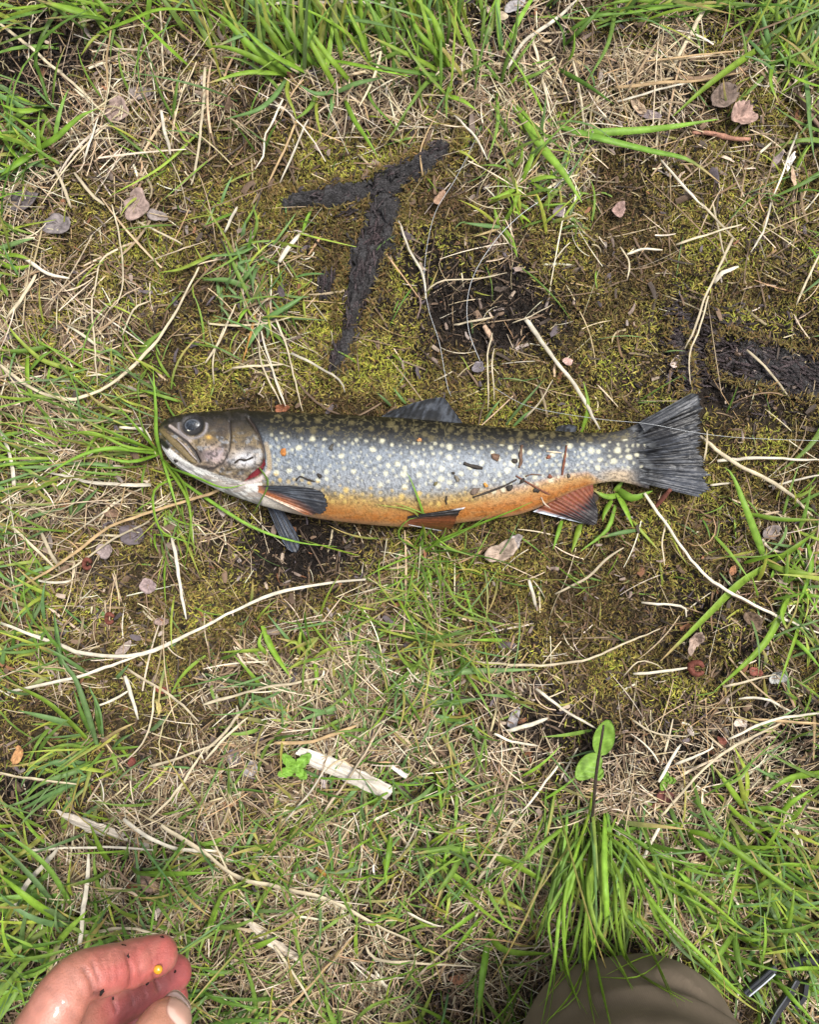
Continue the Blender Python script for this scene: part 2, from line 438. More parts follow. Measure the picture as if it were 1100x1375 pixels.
# u, v, su, sv, count, length mm (lo, hi), width px (lo, hi), direction deg (image, 90 = up) or None, spread, colour weights (bright, mid, dark, blue, yellow)
GP = [
 (440, 55, 105, 38, 230, (35, 80), (3, 8), 110, 55, (4, 3, 1, 2, 1)), (590, 50, 40, 45, 70, (40, 85), (3, 7), 105, 35, (4, 2, 2, 1, 1)),
 (150, 18, 60, 18, 40, (40, 70), (3, 6), 150, 80, (2, 2, 2, 1, 1)), (25, 195, 28, 38, 70, (25, 50), (4, 8), 170, 80, (3, 2, 1, 3, 1)),
 (870, 14, 80, 14, 70, (35, 70), (3, 6), 10, 40, (2, 3, 2, 2, 1)), (1060, 60, 35, 40, 110, (30, 65), (3, 7), 70, 80, (2, 3, 1, 3, 1)),
 (710, 240, 32, 42, 75, (18, 40), (2, 6), 80, 120, (2, 3, 1, 2, 2)), (335, 385, 32, 45, 80, (14, 34), (2, 6), None, 180, (1, 3, 1, 4, 1)),
 (130, 590, 65, 32, 75, (35, 65), (2, 5), 172, 25, (3, 3, 2, 2, 1)), (30, 690, 40, 50, 60, (25, 55), (3, 6), 170, 50, (2, 2, 2, 2, 2)),
 (10, 340, 18, 40, 50, (20, 45), (3, 7), 170, 60, (3, 2, 1, 1, 2)), (90, 490, 60, 45, 45, (20, 45), (2, 5), None, 180, (1, 2, 1, 3, 2)),
 (200, 520, 40, 30, 40, (20, 45), (2, 4), 150, 90, (2, 2, 1, 2, 2)),
 (232, 690, 20, 40, 34, (20, 50), (2, 4), 280, 70, (3, 2, 1, 1, 2)), (560, 755, 38, 40, 90, (22, 55), (1.5, 4), 270, 130, (3, 3, 2, 1, 1)),
 (560, 850, 70, 40, 110, (22, 55), (1.5, 4), 300, 130, (2, 3, 3, 2, 1)), (450, 920, 95, 50, 130, (15, 42), (3, 7), None, 180, (1, 3, 1, 5, 1)),
 (590, 960, 60, 60, 70, (20, 50), (3, 6), None, 180, (1, 3, 2, 4, 1)), (440, 1060, 110, 50, 75, (18, 45), (2, 6), None, 180, (1, 3, 2, 3, 1)),
 (40, 850, 38, 42, 90, (18, 45), (3, 7), 160, 90, (1, 3, 2, 3, 2)), (120, 1015, 35, 26, 60, (18, 42), (3, 6), 200, 70, (1, 3, 1, 4, 1)),
 (590, 1090, 90, 50, 190, (18, 48), (2, 6), None, 180, (2, 3, 2, 4, 1)), (440, 1150, 110, 45, 130, (18, 48), (2, 6), None, 180, (1, 3, 2, 4, 1)),
 (290, 1160, 80, 50, 140, (22, 55), (3, 6), None, 150, (2, 3, 3, 2, 1)), (320, 1345, 130, 35, 130, (28, 65), (2, 6), 200, 120, (1, 2, 5, 1, 1)),
 (30, 1230, 50, 70, 170, (35, 75), (4, 9), 170, 90, (2, 3, 3, 3, 1)), (150, 1240, 70, 30, 110, (25, 55), (3, 7), None, 180, (2, 3, 3, 2, 1)),
 (800, 1110, 38, 38, 70, (45, 100), (2.5, 5), 262, 42, (4, 3, 2, 1, 1)), (930, 1170, 90, 55, 240, (25, 60), (3, 7), 310, 80, (3, 4, 2, 3, 1)),
 (1050, 1210, 60, 80, 190, (28, 65), (3, 8), 320, 110, (3, 3, 2, 4, 1)), (1060, 780, 32, 60, 85, (20, 50), (3, 6), 30, 120, (3, 3, 1, 2, 1)),
 (1075, 990, 30, 60, 36, (20, 45), (3, 6), None, 180, (2, 3, 1, 2, 1)), (958, 676, 22, 10, 26, (12, 32), (1.2, 3), 280, 110, (2, 3, 2, 1, 1)),
 (640, 1230, 60, 60, 55, (25, 50), (2, 6), None, 180, (3, 3, 2, 1, 1)), (520, 1270, 100, 50, 90, (20, 50), (2, 5), None, 180, (1, 3, 3, 2, 1)),
 (800, 790, 100, 40, 25, (10, 30), (1.2, 3), None, 180, (2, 3, 1, 1, 2)), (600, 180, 90, 30, 30, (12, 30), (1.5, 4), None, 180, (2, 3, 1, 1, 2)),
 (820, 1290, 90, 25, 60, (30, 60), (2, 5), 280, 60, (3, 3, 3, 1, 1)), (1050, 270, 40, 40, 20, (15, 35), (2, 4), None, 180, (2, 2, 1, 1, 1)),
 (270, 200, 60, 60, 24, (18, 40), (2, 4), None, 180, (1, 2, 2, 1, 2)),
]
def build_grass():
    B, A, E0, E1, L, W, C0, C1 = [], [], [], [], [], [], [], []
    pal = np.array([G_BRIGHT, G_MID, G_DARK, G_BLUE, G_YEL])
    pats = list(GP)
    pats.append((550, 687, 420, 520, 380, (10, 30), (1.2, 3.5), None, 180, (1, 3, 2, 3, 2)))
    for (u, v, su, sv, n, ll, ww, di, sp, cw) in pats:
        uu = rng.normal(u, su, n); vv = rng.normal(v, sv, n)
        k = ~in_fish(uu, vv, 14)
        uu, vv = uu[k], vv[k]; n = len(uu)
        x, y = P(uu, vv)
        a = rng.uniform(-PI, PI, n) if di is None else np.radians(di + rng.normal(0, sp * 0.6, n))
        ln = rng.uniform(ll[0], ll[1], n) / 1000.0
        wd = rng.uniform(ww[0], ww[1], n) * S
        lg = rng.random(n) < .16
        ln = np.where(lg, np.maximum(ln * 1.7, .04), ln); wd = np.where(lg, np.minimum(wd, 4 * S) * .85, wd)
        e0 = rng.uniform(.25, 1.15, n); e1 = e0 - rng.uniform(.5, 1.7, n)
        c = pal[rng.choice(5, n, p=np.array(cw, float) / sum(cw))]
        c = c * (.7 + .6 * rng.random((n, 1))) * (1 + .10 * rng.uniform(-1, 1, (n, 3)))
        tip = c * 1.05
        dry = rng.random(n) < .17
        tip[dry] = np.array([.40, .27, .10]) * (.7 + .5 * rng.random((dry.sum(), 1)))
        B.append(np.stack([x, y, gh(x, y)], 1)); A.append(a); E0.append(e0); E1.append(e1); L.append(ln); W.append(wd); C0.append(c * np.array([.95, .95, .9])); C1.append(tip)
    # the meadow goes on outside the picture
    n = 5200
    uu = rng.uniform(-330, 1430, n); vv = rng.uniform(-330, 1700, n)
    k = (uu < -10) | (uu > 1110) | (vv < -10) | (vv > 1385)
    uu, vv = uu[k], vv[k]; n = len(uu)
    x, y = P(uu, vv)
    B.append(np.stack([x, y, gh(x, y)], 1)); A.append(rng.uniform(-PI, PI, n)); e0 = rng.uniform(.4, 1.2, n); E0.append(e0); E1.append(e0 - rng.uniform(.5, 1.6, n))
    L.append(rng.uniform(.025, .08, n)); W.append(rng.uniform(2.5, 8, n) * S)
    c = pal[rng.choice(5, n, p=[.25, .3, .2, .2, .05])] * (.7 + .6 * rng.random((n, 1))); C0.append(c); C1.append(c)
    cat = np.concatenate
    n = sum(len(a) for a in A)
    o = ribbons('grass', cat(B), cat(A), cat(E0), cat(E1), cat(L), cat(W), rng.normal(0, .5, n), cat(C0), cat(C1), 7, M_GRASS, fold=.35, w0=.55, wexp=2.2, roll=rng.normal(0, .35, n))
    tag(o, 'short green grass growing through straw and moss', 'grass', kind='stuff')
build_grass()

def build_meadow():
    # the clearing carries on round the picture: coarser grass and straw
    n = 17000
    x = rng.uniform(-1.9, 1.9, n); y = rng.uniform(-2.0, 2.0, n)
    k = ((np.abs(x) > .42) | (np.abs(y) > .50)) & (rng.random(n) < np.clip(1.9 - np.hypot(x, y) * .7, .15, 1))
    x, y = x[k], y[k]; n = len(x)
    near = (1 - sst(0.6, 0.9, np.abs(x))) * (1 - sst(0.72, 1.0, np.abs(y)))
    st = rng.random(n) < .3
    base = np.stack([x, y, gh(x, y) * near], 1)
    pal = np.array([G_BRIGHT, G_MID, G_DARK, G_BLUE])
    c = np.where(st[:, None], np.array([.36, .28, .17]), pal[rng.integers(0, 4, n)]) * (.65 + .6 * rng.random((n, 1)))
    e0 = np.where(st, rng.normal(.05, .15, n), rng.uniform(.4, 1.2, n))
    o = ribbons('meadow_grass', base, rng.uniform(0, 2 * PI, n), e0, e0 - rng.uniform(.2, 1.3, n), rng.uniform(.03, .10, n), rng.uniform(.0018, .0055, n), rng.normal(0, .5, n), c, c, 4, M_GRASS, fold=.3, w0=.6, floor=False)
    tag(o, 'coarse meadow grass and straw around the clearing', 'grass', kind='stuff')
build_meadow()

# ------------------------------------------------------------------ generic solid builders
def catmull(pts, n):
    pts = np.asarray(pts, float)
    if len(pts) == 2:
        t = np.linspace(0, 1, n)[:, None]
        return pts[0] * (1 - t) + pts[1] * t
    seg = np.linalg.norm(np.diff(pts[:, :2], axis=0), axis=1)
    cum = np.concatenate([[0], np.cumsum(seg)]); cum /= cum[-1]
    ext = np.vstack([2 * pts[0] - pts[1], pts, 2 * pts[-1] - pts[-2]])
    out = []
    for t in np.linspace(0, 1, n):
        i = min(np.searchsorted(cum, t, side='right') - 1, len(pts) - 2)
        f = (t - cum[i]) / max(cum[i + 1] - cum[i], 1e-9)
        p0, p1, p2, p3 = ext[i], ext[i + 1], ext[i + 2], ext[i + 3]
        out.append(0.5 * (2 * p1 + (p2 - p0) * f + (2 * p0 - 5 * p1 + 4 * p2 - p3) * f ** 2 + (3 * p1 - p0 - 3 * p2 + p3) * f ** 3))
    return np.array(out)

def tube_geo(c, r, k=8, flat=1.0, cap=True):
    """c (n,3) centre line, r (n,) radii -> verts, quads, tris; flat squeezes along the up normal"""
    c = np.asarray(c, float); r = np.asarray(r, float) * np.ones(len(c))
    d = np.gradient(c, axis=0); d /= np.linalg.norm(d, axis=1)[:, None] + 1e-12
    ref = np.array([0, 0, 1.0])
    side = np.cross(np.tile(ref, (len(c), 1)), d)
    ln = np.linalg.norm(side, axis=1)[:, None]
    side = np.where(ln > 0.05, side / np.maximum(ln, 1e-9), np.array([1.0, 0, 0]))
    up = np.cross(d, side)
    th = np.linspace(0, 2 * PI, k, endpoint=False)
    V = c[:, None] + r[:, None, None] * (np.cos(th)[None, :, None] * side[:, None] + flat * np.sin(th)[None, :, None] * up[:, None])
    n = len(c)
    i = np.arange(n * k).reshape(n, k)
    Q = np.stack([i[:-1], np.roll(i[:-1], -1, 1), np.roll(i[1:], -1, 1), i[1:]], -1).reshape(-1, 4)
    V = V.reshape(-1, 3)
    T = np.zeros((0, 3), int)
    if cap:
        V = np.vstack([V, c[0], c[-1]])
        a, b = n * k, n * k + 1
        T = np.vstack([np.stack([np.roll(i[0], -1), i[0], np.full(k, a)], 1), np.stack([i[-1], np.roll(i[-1], -1), np.full(k, b)], 1)])
    return V, Q, T

def join_geo(gs):
    Vs, Qs, Ts, off = [], [], [], 0
    for V, Q, T in gs:
        Vs.append(V); Qs.append(Q + off); Ts.append(T + off); off += len(V)
    return np.vstack(Vs), np.vstack(Qs), np.vstack(Ts)

def solid(name, geo, col, mat, parent=None, smooth=True):
    V, Q, T = geo
    fl = [f for f in (Q, T) if len(f)]
    col = np.asarray(col, float)
    if col.ndim == 1: col = np.tile(col, (len(V), 1))
    o = mesh_np(name, V, fl, col, mat, smooth)
    if parent is not None: adopt(o, parent)
    return o

def remeshed(V, Q, T, voxel, smooth_it=6):
    me = bpy.data.meshes.new('tmp')
    me.from_pydata([tuple(p) for p in V], [], [tuple(int(k) for k in f) for f in Q] + [tuple(int(k) for k in f) for f in T])
    ob = bpy.data.objects.new('tmp', me); COL.objects.link(ob)
    m = ob.modifiers.new('r', 'REMESH'); m.mode = 'VOXEL'; m.voxel_size = voxel
    s = ob.modifiers.new('s', 'SMOOTH'); s.iterations = smooth_it; s.factor = 0.5
    dg = bpy.context.evaluated_depsgraph_get(); dg.update()
    ev = ob.evaluated_get(dg).to_mesh()
    n = len(ev.vertices)
    co = np.empty(n * 3, np.float32); ev.vertices.foreach_get('co', co)
    no = np.empty(n * 3, np.float32); ev.vertices.foreach_get('normal', no)
    F = [tuple(p.vertices) for p in ev.polygons]
    ob.evaluated_get(dg).to_mesh_clear()
    bpy.data.objects.remove(ob); bpy.data.meshes.remove(me)
    q = np.array([f for f in F if len(f) == 4], int).reshape(-1, 4)
    t = np.array([f for f in F if len(f) == 3], int).reshape(-1, 3)
    return co.reshape(-1, 3).astype(float), q, t, no.reshape(-1, 3).astype(float)

def bvh_of(V, faces_list):
    return BVHTree.FromPolygons([tuple(p) for p in V], [tuple(int(i) for i in f) for fl in faces_list for f in fl])

def hit(bvh, u, v):
    """where the line from the camera through ground pixel u,v meets a surface"""
    x, y = P(u, v)
    d = (Vector((float(x), float(y), 0)) - Vector((0, 0, H))).normalized()
    loc, nor, idx, dist = bvh.ray_cast(Vector((0, 0, H)), d)
    return loc, nor

def segdist(u, v, pts):
    """distance of pixel arrays from a polyline"""
    best = np.full(np.shape(u), 1e9)
    for (a, b) in zip(pts[:-1], pts[1:]):
        ax, ay = a; bx, by = b
        L2 = (bx - ax) ** 2 + (by - ay) ** 2
        t = np.clip(((u - ax) * (bx - ax) + (v - ay) * (by - ay)) / L2, 0, 1)
        best = np.minimum(best, np.hypot(u - ax - t * (bx - ax), v - ay - t * (by - ay)))
    return best

def inpoly(u, v, poly):
    r = np.zeros(np.shape(u), bool)
    n = len(poly)
    for i in range(n):
        x1, y1 = poly[i]; x2, y2 = poly[(i + 1) % n]
        c = ((y1 > v) != (y2 > v)) & (u < (x2 - x1) * (v - y1) / (y2 - y1 + 1e-9) + x1)
        r ^= c
    return r

# ------------------------------------------------------------------ the trout
FISH = empty('trout', (0.0, float(P(0, 625)[1]), 0.0))
tag(FISH, 'wet brook trout with pale spots and orange belly lying on moss', 'fish')

def fish_half_thickness(u):
    pts = np.array([(212, .45), (222, .50), (240, .50), (270, .50), (320, .56), (400, .60), (520, .62), (620, .60), (700, .55), (760, .50), (810, .42), (850, .27), (878, .13)])
    return np.interp(u, pts[:, 0], pts[:, 1])

EYE = (258.5, 571.5)
PREOP = [(308, 566), (309.5, 586), (307, 606), (299.5, 621), (287, 629), (277, 630)]
OPERC = [(334, 562), (341, 572), (348, 585), (353.5, 602), (354.5, 617), (350, 624), (338, 630), (318, 634), (296, 632)]
GILL = [(354.5, 615), (356, 624), (352, 633), (346, 639), (327, 647), (334, 639), (343, 631), (351, 624)]
MAXU = [(214, 575), (227, 583), (243, 596), (257, 611), (265, 622)]
MAXG = [(222, 573), (234, 580), (249, 592), (261, 606), (268, 620)]
JAWL = [(218, 592), (228, 601), (244, 614), (262, 625), (284, 634), (300, 646), (318, 655)]

def fish_paint(u, v):
    """skin colour and relief (m) at photo pixel u,v"""
    T = sm_interp(u, ft); Bm = sm_interp(u, fb)
    f = (v - T) / (Bm - T)
    n1 = fbm(u / 7, v / 7, 201, 4); n2 = fbm(u / 30, v / 18, 203, 3); n3 = rng.random(np.shape(u)); n4 = fbm(u / 2.2, v / 2.0, 207, 2)
    A = lambda *c: np.array(c)
    mix = lambda c, d, t: c * (1 - np.clip(t, 0, 1)[..., None]) + d * np.clip(t, 0, 1)[..., None]
    c = np.zeros(np.shape(u) + (3,))
    back = A(.007, .006, .004); slate = A(.030, .032, .034); flank = A(.165, .190, .220); low = A(.240, .248, .258); orange = A(.33, .112, .022); belly = A(.46, .32, .21); olive = A(.24, .185, .085)
    c[:] = back
    wob = .05 * (n2 - .5)
    c = mix(c, slate, sst(.12, .22, f + wob))
    c = mix(c, flank, sst(.19, .36, f + wob))
    c = mix(c, low, sst(.45, .62, f + wob) * .6)
    # the rear of the flank is paler and the orange climbs
    ob = np.interp(u, [350, 400, 480, 560, 640, 700, 740, 790, 812], [.87, .84, .82, .81, .78, .75, .74, .84, 1.1])
    rear = sst(620, 700, u)
    c = mix(c, olive, sst(ob - .17, ob - .03, f + wob) * (1 - .75 * rear))
    c = mix(c, A(.42, .27, .18), sst(ob - .14, ob - .04, f + wob) * rear)
    c = mix(c, A(.36, .21, .06), sst(ob - .12, ob + .02, f + wob + .06 * (n1 - .5)) * .8)
    c = mix(c, orange, sst(ob - .03, ob + .13, f + wob + .08 * (n1 - .5)) * .92)
    c = mix(c, A(.38, .18, .06), sst(.42, .66, fbm(u / 12, v / 4, 209, 4)) * sst(ob, ob + .1, f) * .75)
    c = c * (1 - .35 * sst(.5, .7, n4) * sst(ob, ob + .1, f))[..., None]
    c = mix(c, belly, sst(.94, 1.0, f) * .35)
    # a white throat runs into the belly behind the head
    c = mix(c, A(.55, .50, .43), (1 - sst(355, 440, u)) * sst(.82 + .0010 * (u - 340), .90 + .0010 * (u - 340), f))
    # tail stalk: dark above, cream below
    pe = sst(785, 830, u)
    c = mix(c, A(.035, .033, .030), pe * (1 - sst(.45, .75, f)) * .85)
    c = mix(c, A(.40, .31, .21), pe * sst(.70, .86, f) * (1 - sst(838, 872, u)))
    c = mix(c, A(.022, .023, .027), sst(838, 866, u + 14 * (n1 - .5)) * .92)
    # fine dark mottling between scales
    mot = sst(.48, .66, n4)
    c = c * (1 - .5 * mot * sst(.12, .25, f) * (1 - sst(ob - .02, ob + .06, f)))[..., None]
    llv = np.interp(u, [350, 460, 600, 740, 870], [597, 606, 615, 613, 611])
    c = mix(c, A(.10, .11, .12), np.exp(-((v - llv) / 1.6) ** 2) * .5 * (n4 > .45))
    # vermiculated back
    vm = np.abs(fbm(u / 11, v / 6, 211, 3) - .5)
    c = mix(c, A(.10, .085, .040), (1 - sst(.01, .05, vm)) * (1 - sst(.16, .28, f)) * sst(340, 380, u) * .8)
    # pale spots
    srng = np.random.default_rng(11)
    spots = []
    for _ in range(6000):
        su = srng.uniform(362, 872); sf = srng.uniform(.04, .85)
        st = np.interp(su, ft[:, 0], ft[:, 1]); sb = np.interp(su, fb[:, 0], fb[:, 1])
        sv = st + sf * (sb - st)
        if sf > np.interp(su, [360, 600, 700, 800, 872], [.84, .82, .68, .74, .74]): continue
        big = srng.random() < .40
        if all((su - a) ** 2 + ((sv - b) * 1.1) ** 2 > (9.8 if big or bg_ else 7.2) ** 2 for a, b, _, bg_ in spots):
            spots.append((su, sv, srng.uniform(3.0, 4.7) if big else srng.uniform(1.6, 2.8), big))
    for su, sv, r, bg_ in spots:
        k = (np.abs(u - su) < 9) & (np.abs(v - sv) < 9)
        if not k.any(): continue
        d = np.hypot(u[k] - su, (v[k] - sv) * 1.05) + 4.0 * (n1[k] - .5) + 1.6 * (n4[k] - .5)
        w = 1 - sst(r * .30, r * 1.40, d)
        fk = f[k]
        sc = np.where((fk < .20)[:, None], A(.11, .09, .04), np.where((fk > .64)[:, None] & (u[k] < 640)[:, None], A(.48, .34, .10), A(.54, .515, .36)))
        amp = np.where(fk < .20, .7, .85) * (1 if bg_ else .6)
        c[k] = c[k] * (1 - (w * amp)[:, None]) + sc * (w * amp)[:, None]
    # scraped pink-white stripe along the rear belly
    # ---- head
    hd = 1 - sst(338, 352, u + .35 * (v - 600) * (v < 600) * 0)
    inside = (u < np.interp(v, [552, 562, 572, 585, 602, 617, 624], [332, 336, 342, 349, 354, 355, 352])) | ((v > 624) & (u < 330))
    hd = np.where(inside, 1.0, 0.0)
    hc = mix(np.zeros_like(c) + A(.010, .008, .005), A(.135, .098, .050), sst(.12, .34, f + .16 * (n2 - .5)))
    hc = mix(hc, A(.29, .225, .15), sst(.30, .5, f) * sst(.42, .58, n1))
    hc = mix(hc, A(.045, .034, .026), sst(.50, .62, n2) * sst(.1, .2, f) * .85)
    hc = mix(hc, A(.19, .195, .20), sst(.58, .70, fbm(u / 9, v / 6, 223, 3)) * sst(.2, .35, f) * .8)
    hc = mix(hc, A(.36, .28, .29), np.exp(-(((u - 290) / 16) ** 2 + ((v - 612) / 12) ** 2)) * .8)
    hc = mix(hc, A(.48, .47, .48), np.exp(-(((u - 330) / 17) ** 2 + ((v - 617) / 10) ** 2)) * 1.2)
    hc = mix(hc, A(.03, .025, .022), sst(.53, .66, fbm(u / 3.5, v / 3, 221, 3)) * .7)
    hc = mix(hc, A(.55, .33, .08), np.exp(-(((u - 280) / 3.5) ** 2 + ((v - 587) / 2.5) ** 2)))
    jl = np.interp(u, [212, 218, 228, 244, 262, 284, 300, 330], [586, 593, 602, 615, 626, 634, 640, 648])
    hc = mix(hc, A(.60, .585, .54), sst(-1, 2, v - jl))
    hc = mix(hc, A(.13, .12, .12), sst(.35, .6, fbm(u / 14, (v - .62 * u) / 4, 227, 3)) * sst(.80, .88, f) * (u > 232) * .8)
    hc = mix(hc, A(.30, .25, .21), sst(.45, .6, fbm(u / 20, v / 3, 229, 2)) * sst(3, 8, v - jl) * (u > 272) * (1 - sst(.93, 1, f)) * .8)
    c = mix(c, hc, hd)
    rel = np.zeros(np.shape(u))
    # opercular lines
    dp = segdist(u, v, PREOP); do = segdist(u, v, OPERC)
    c = mix(c, A(.025, .020, .018), (1 - sst(.5, 1.8, dp)) * .9)
    c = mix(c, A(.035, .025, .02), (1 - sst(.8, 2.6, do)) * .85 * (v < 625) + (1 - sst(.5, 1.6, do)) * .6 * (v >= 625))
    rel -= .0011 * np.exp(-(dp / 1.6) ** 2) + .0014 * np.exp(-(do / 2.0) ** 2)
    rel += .0011 * hd * sst(0, 7, do) * sst(305, 315, u) * (v < 630)
    for k in range(5):
        br = [(283 + 5 * k, 637 + 3.2 * k), (305 + 4 * k, 640 + 2.8 * k), (330 + 2 * k, 637 + 3 * k)]
        db = segdist(u, v, br)
        c = mix(c, A(.10, .08, .075), (1 - sst(.3, 1.3, db)) * .65); rel -= .0006 * np.exp(-(db / 1.2) ** 2)
    # pale shoulder girdle and open red gill slit
    sh = segdist(u, v, [(357, 596), (361, 612), (362, 628), (356, 642)])
    c = mix(c, A(.28, .22, .14), (1 - sst(1.5, 4.5, sh)) * (.4 + n1))
    g = inpoly(u, v, GILL)
    c = np.where(g[..., None], A(.13, .008, .013) * (.5 + .9 * n1[..., None]), c)
    rel -= .0016 * g
    c = mix(c, A(.52, .44, .41), (1 - sst(1, 4, segdist(u, v, [(323, 652), (348, 644), (360, 634)]))) * .9)
    # jaw groove and eye socket
    dg = segdist(u, v, MAXG)
    c = mix(c, A(.022, .018, .016), (1 - sst(1.2, 3.2, dg)) * .95)
    c = mix(c, A(.36, .30, .27), (1 - sst(1.2, 3.0, segdist(u, v, [(228, 572), (243, 583), (255, 592)]))) * .85)
    rel -= .0012 * np.exp(-(dg / 2) ** 2)
    c = mix(c, A(.012, .010, .010), (1 - sst(2.0, 5.5, segdist(u, v, [(215, 592), (224, 600)]))))
    de = np.hypot((u - EYE[0]) / 1.12, v - EYE[1])
    c = mix(c, A(.02, .018, .018), 1 - sst(12.0, 15.0, de))
    c = mix(c, A(.24, .22, .23), np.exp(-((de - 17.0) / 1.6) ** 2) * (v > EYE[1] - 4) * .7)
    rel -= .0014 * (1 - sst(9, 14.5, de))
    rel += .0006 * np.exp(-((de - 15.5) / 2.2) ** 2)
    # slight scale relief on the flank
    rel += .00018 * (n4 - .5) * (1 - hd) + .0005 * (n2 - .5) * hd
    return c, rel

def build_fish_body():
    nu, nt = 780, 250
    us = 212 + (880 - 212) * np.linspace(0, 1, nu) ** 1.12
    th = np.linspace(0, 2 * PI, nt, endpoint=False)
    T = sm_interp(us, ft); B = sm_interp(us, fb)
    kmid = S * (1 - .024 / H)
    hh = (B - T) * .5 * kmid
    vc = (T + B) * .5
    t = hh * fish_half_thickness(us)
    # blunt nose
    nose = np.sqrt(np.clip((us - 211.5) / 16, 0.02, 1)) ; t = t * nose
    zc = np.interp(us, [212, 330, 450, 700, 800, 880], [.021, .024, .0255, .021, .015, .010])
    zc = np.maximum(zc, t + .0005)
    x = (us - 550) * kmid
    y = (687.5 - vc) * kmid
    ct, st = np.cos(th), np.sin(th)
    p = .92
    yy = np.sign(ct) * np.abs(ct) ** p; zz = np.sign(st) * np.abs(st) ** .95
    X = np.repeat(x[:, None], nt, 1)
    Y = y[:, None] + hh[:, None] * yy[None]
    Z = zc[:, None] + t[:, None] * zz[None]
    # the upper side shows the photo's left flank; the underside mirrors it
    Zq = np.where(zz[None] >= 0, Z, 2 * zc[:, None] - Z)
    U, Vv = UV(X, Y, Zq)
    c, rel = fish_paint(U, Vv)
    nrm = np.stack([np.zeros_like(X), yy[None] * t[:, None], zz[None] * hh[:, None]], -1)
    nrm /= np.linalg.norm(nrm, axis=-1, keepdims=True) + 1e-12
    V = np.stack([X, Y, Z], -1) + nrm * rel[..., None]
    V = V.reshape(-1, 3); C = c.reshape(-1, 3)
    i = np.arange(nu * nt).reshape(nu, nt)
    Q = np.stack([i[:-1], i[1:], np.roll(i[1:], -1, 1), np.roll(i[:-1], -1, 1)], -1).reshape(-1, 4)
    V = np.vstack([V, V[i[0]].mean(0), V[i[-1]].mean(0)]); C = np.vstack([C, C[i[0]].mean(0), C[i[-1]].mean(0)])
    a, b = nu * nt, nu * nt + 1
    Tr = np.vstack([np.stack([i[0], np.roll(i[0], -1), np.full(nt, a)], 1), np.stack([np.roll(i[-1], -1), i[-1], np.full(nt, b)], 1)])
    o = solid('body', (V, Q, Tr), C, M_FISH, FISH)
    return V, Q
FV, FQ = build_fish_body()
FBVH = bvh_of(FV, [FQ])

# eye: a dark wet ball with a grey iris ring and a highlight painted as a pale lower crescent
def build_eye():
    loc, _ = hit(FBVH, *EYE)
    k = S * (1 - loc.z / H)
    n, m = 40, 64
    ph = np.linspace(0.0001, PI, n); th = np.linspace(0, 2 * PI, m, endpoint=False)
    PHI, TH = np.meshgrid(ph, th, indexing='ij')
    rx, ry, rz = 13.2 * k, 10.8 * k, .0026
    V = np.stack([loc.x + rx * np.sin(PHI) * np.cos(TH), loc.y + ry * np.sin(PHI) * np.sin(TH), loc.z - .0010 + rz * np.cos(PHI)], -1)
    q = np.sin(PHI); a = TH
    C = np.zeros(V.shape); C[:] = (.008, .010, .014)
    C[(q > .62) & (q < .80)] = (.06, .065, .075)
    C[q >= .80] = (.02, .018, .018)
    nn = fbm(V[..., 0] * 1500, V[..., 1] * 1500, 301, 2)
    C[(q < .62) & (nn > .56)] = (.035, .045, .06)
    glint_cres = (np.abs(a - 1.5 * PI) < .75) & (q > .70) & (q < .90) & (np.cos(PHI) > 0)
    C[glint_cres] = (.80, .74, .58)
    i = np.arange(n * m).reshape(n, m)
    Q = np.stack([i[:-1], i[1:], np.roll(i[1:], -1, 1), np.roll(i[:-1], -1, 1)], -1).reshape(-1, 4)
    solid('eye', (V.reshape(-1, 3), Q, np.zeros((0, 3), int)), C.reshape(-1, 3), M_EYE, FISH)
build_eye()

def plate_on_fish(name, line, w, col, mat, lift=.0012, thick=.0012, n=30, k=10, parent=FISH, taper=(.45, 1, .55)):
    c2 = catmull(line, n)
    c3 = []
    for (a, b) in c2:
        loc, nr = hit(FBVH, a, b)
        if loc is None: loc = Vector((*[float(q) for q in P(a, b, .012)], .012))
        c3.append((loc.x, loc.y, loc.z + lift))
    c3 = np.array(c3)
    for _ in range(3): c3[1:-1, 2] = (c3[:-2, 2] + c3[1:-1, 2] * 2 + c3[2:, 2]) / 4
    s = np.linspace(0, 1, n)
    r = .5 * w * S * .95 * np.interp(s, [0, .5, 1], taper) * np.sqrt(np.clip(np.minimum(s, 1 - s) * 9 + .08, 0, 1))
    g = tube_geo(c3, r, k, flat=thick / (.5 * w * S))
    cc = np.asarray(col, float) * (.7 + .6 * fbm(g[0][:, 0] * 900, g[0][:, 1] * 900, 311, 3)[:, None])
    return solid(name, g, cc, mat, parent)
plate_on_fish('upper_jaw', [(214, 577), (225, 586), (241, 601), (255, 615), (264, 622)], 9.5, (.13, .095, .042), M_FISH, taper=(.55, 1, .7))
plate_on_fish('jaw_bone', [(236, 588), (249, 600), (259, 612), (266, 619)], 3.5, (.26, .22, .20), M_FISH, taper=(.4, 1, .5))
plate_on_fish('lower_jaw', [(219, 600), (232, 617), (250, 631), (275, 645)], 4.0, (.30, .29, .285), M_FISH, lift=.0004, taper=(.6, 1, .4))

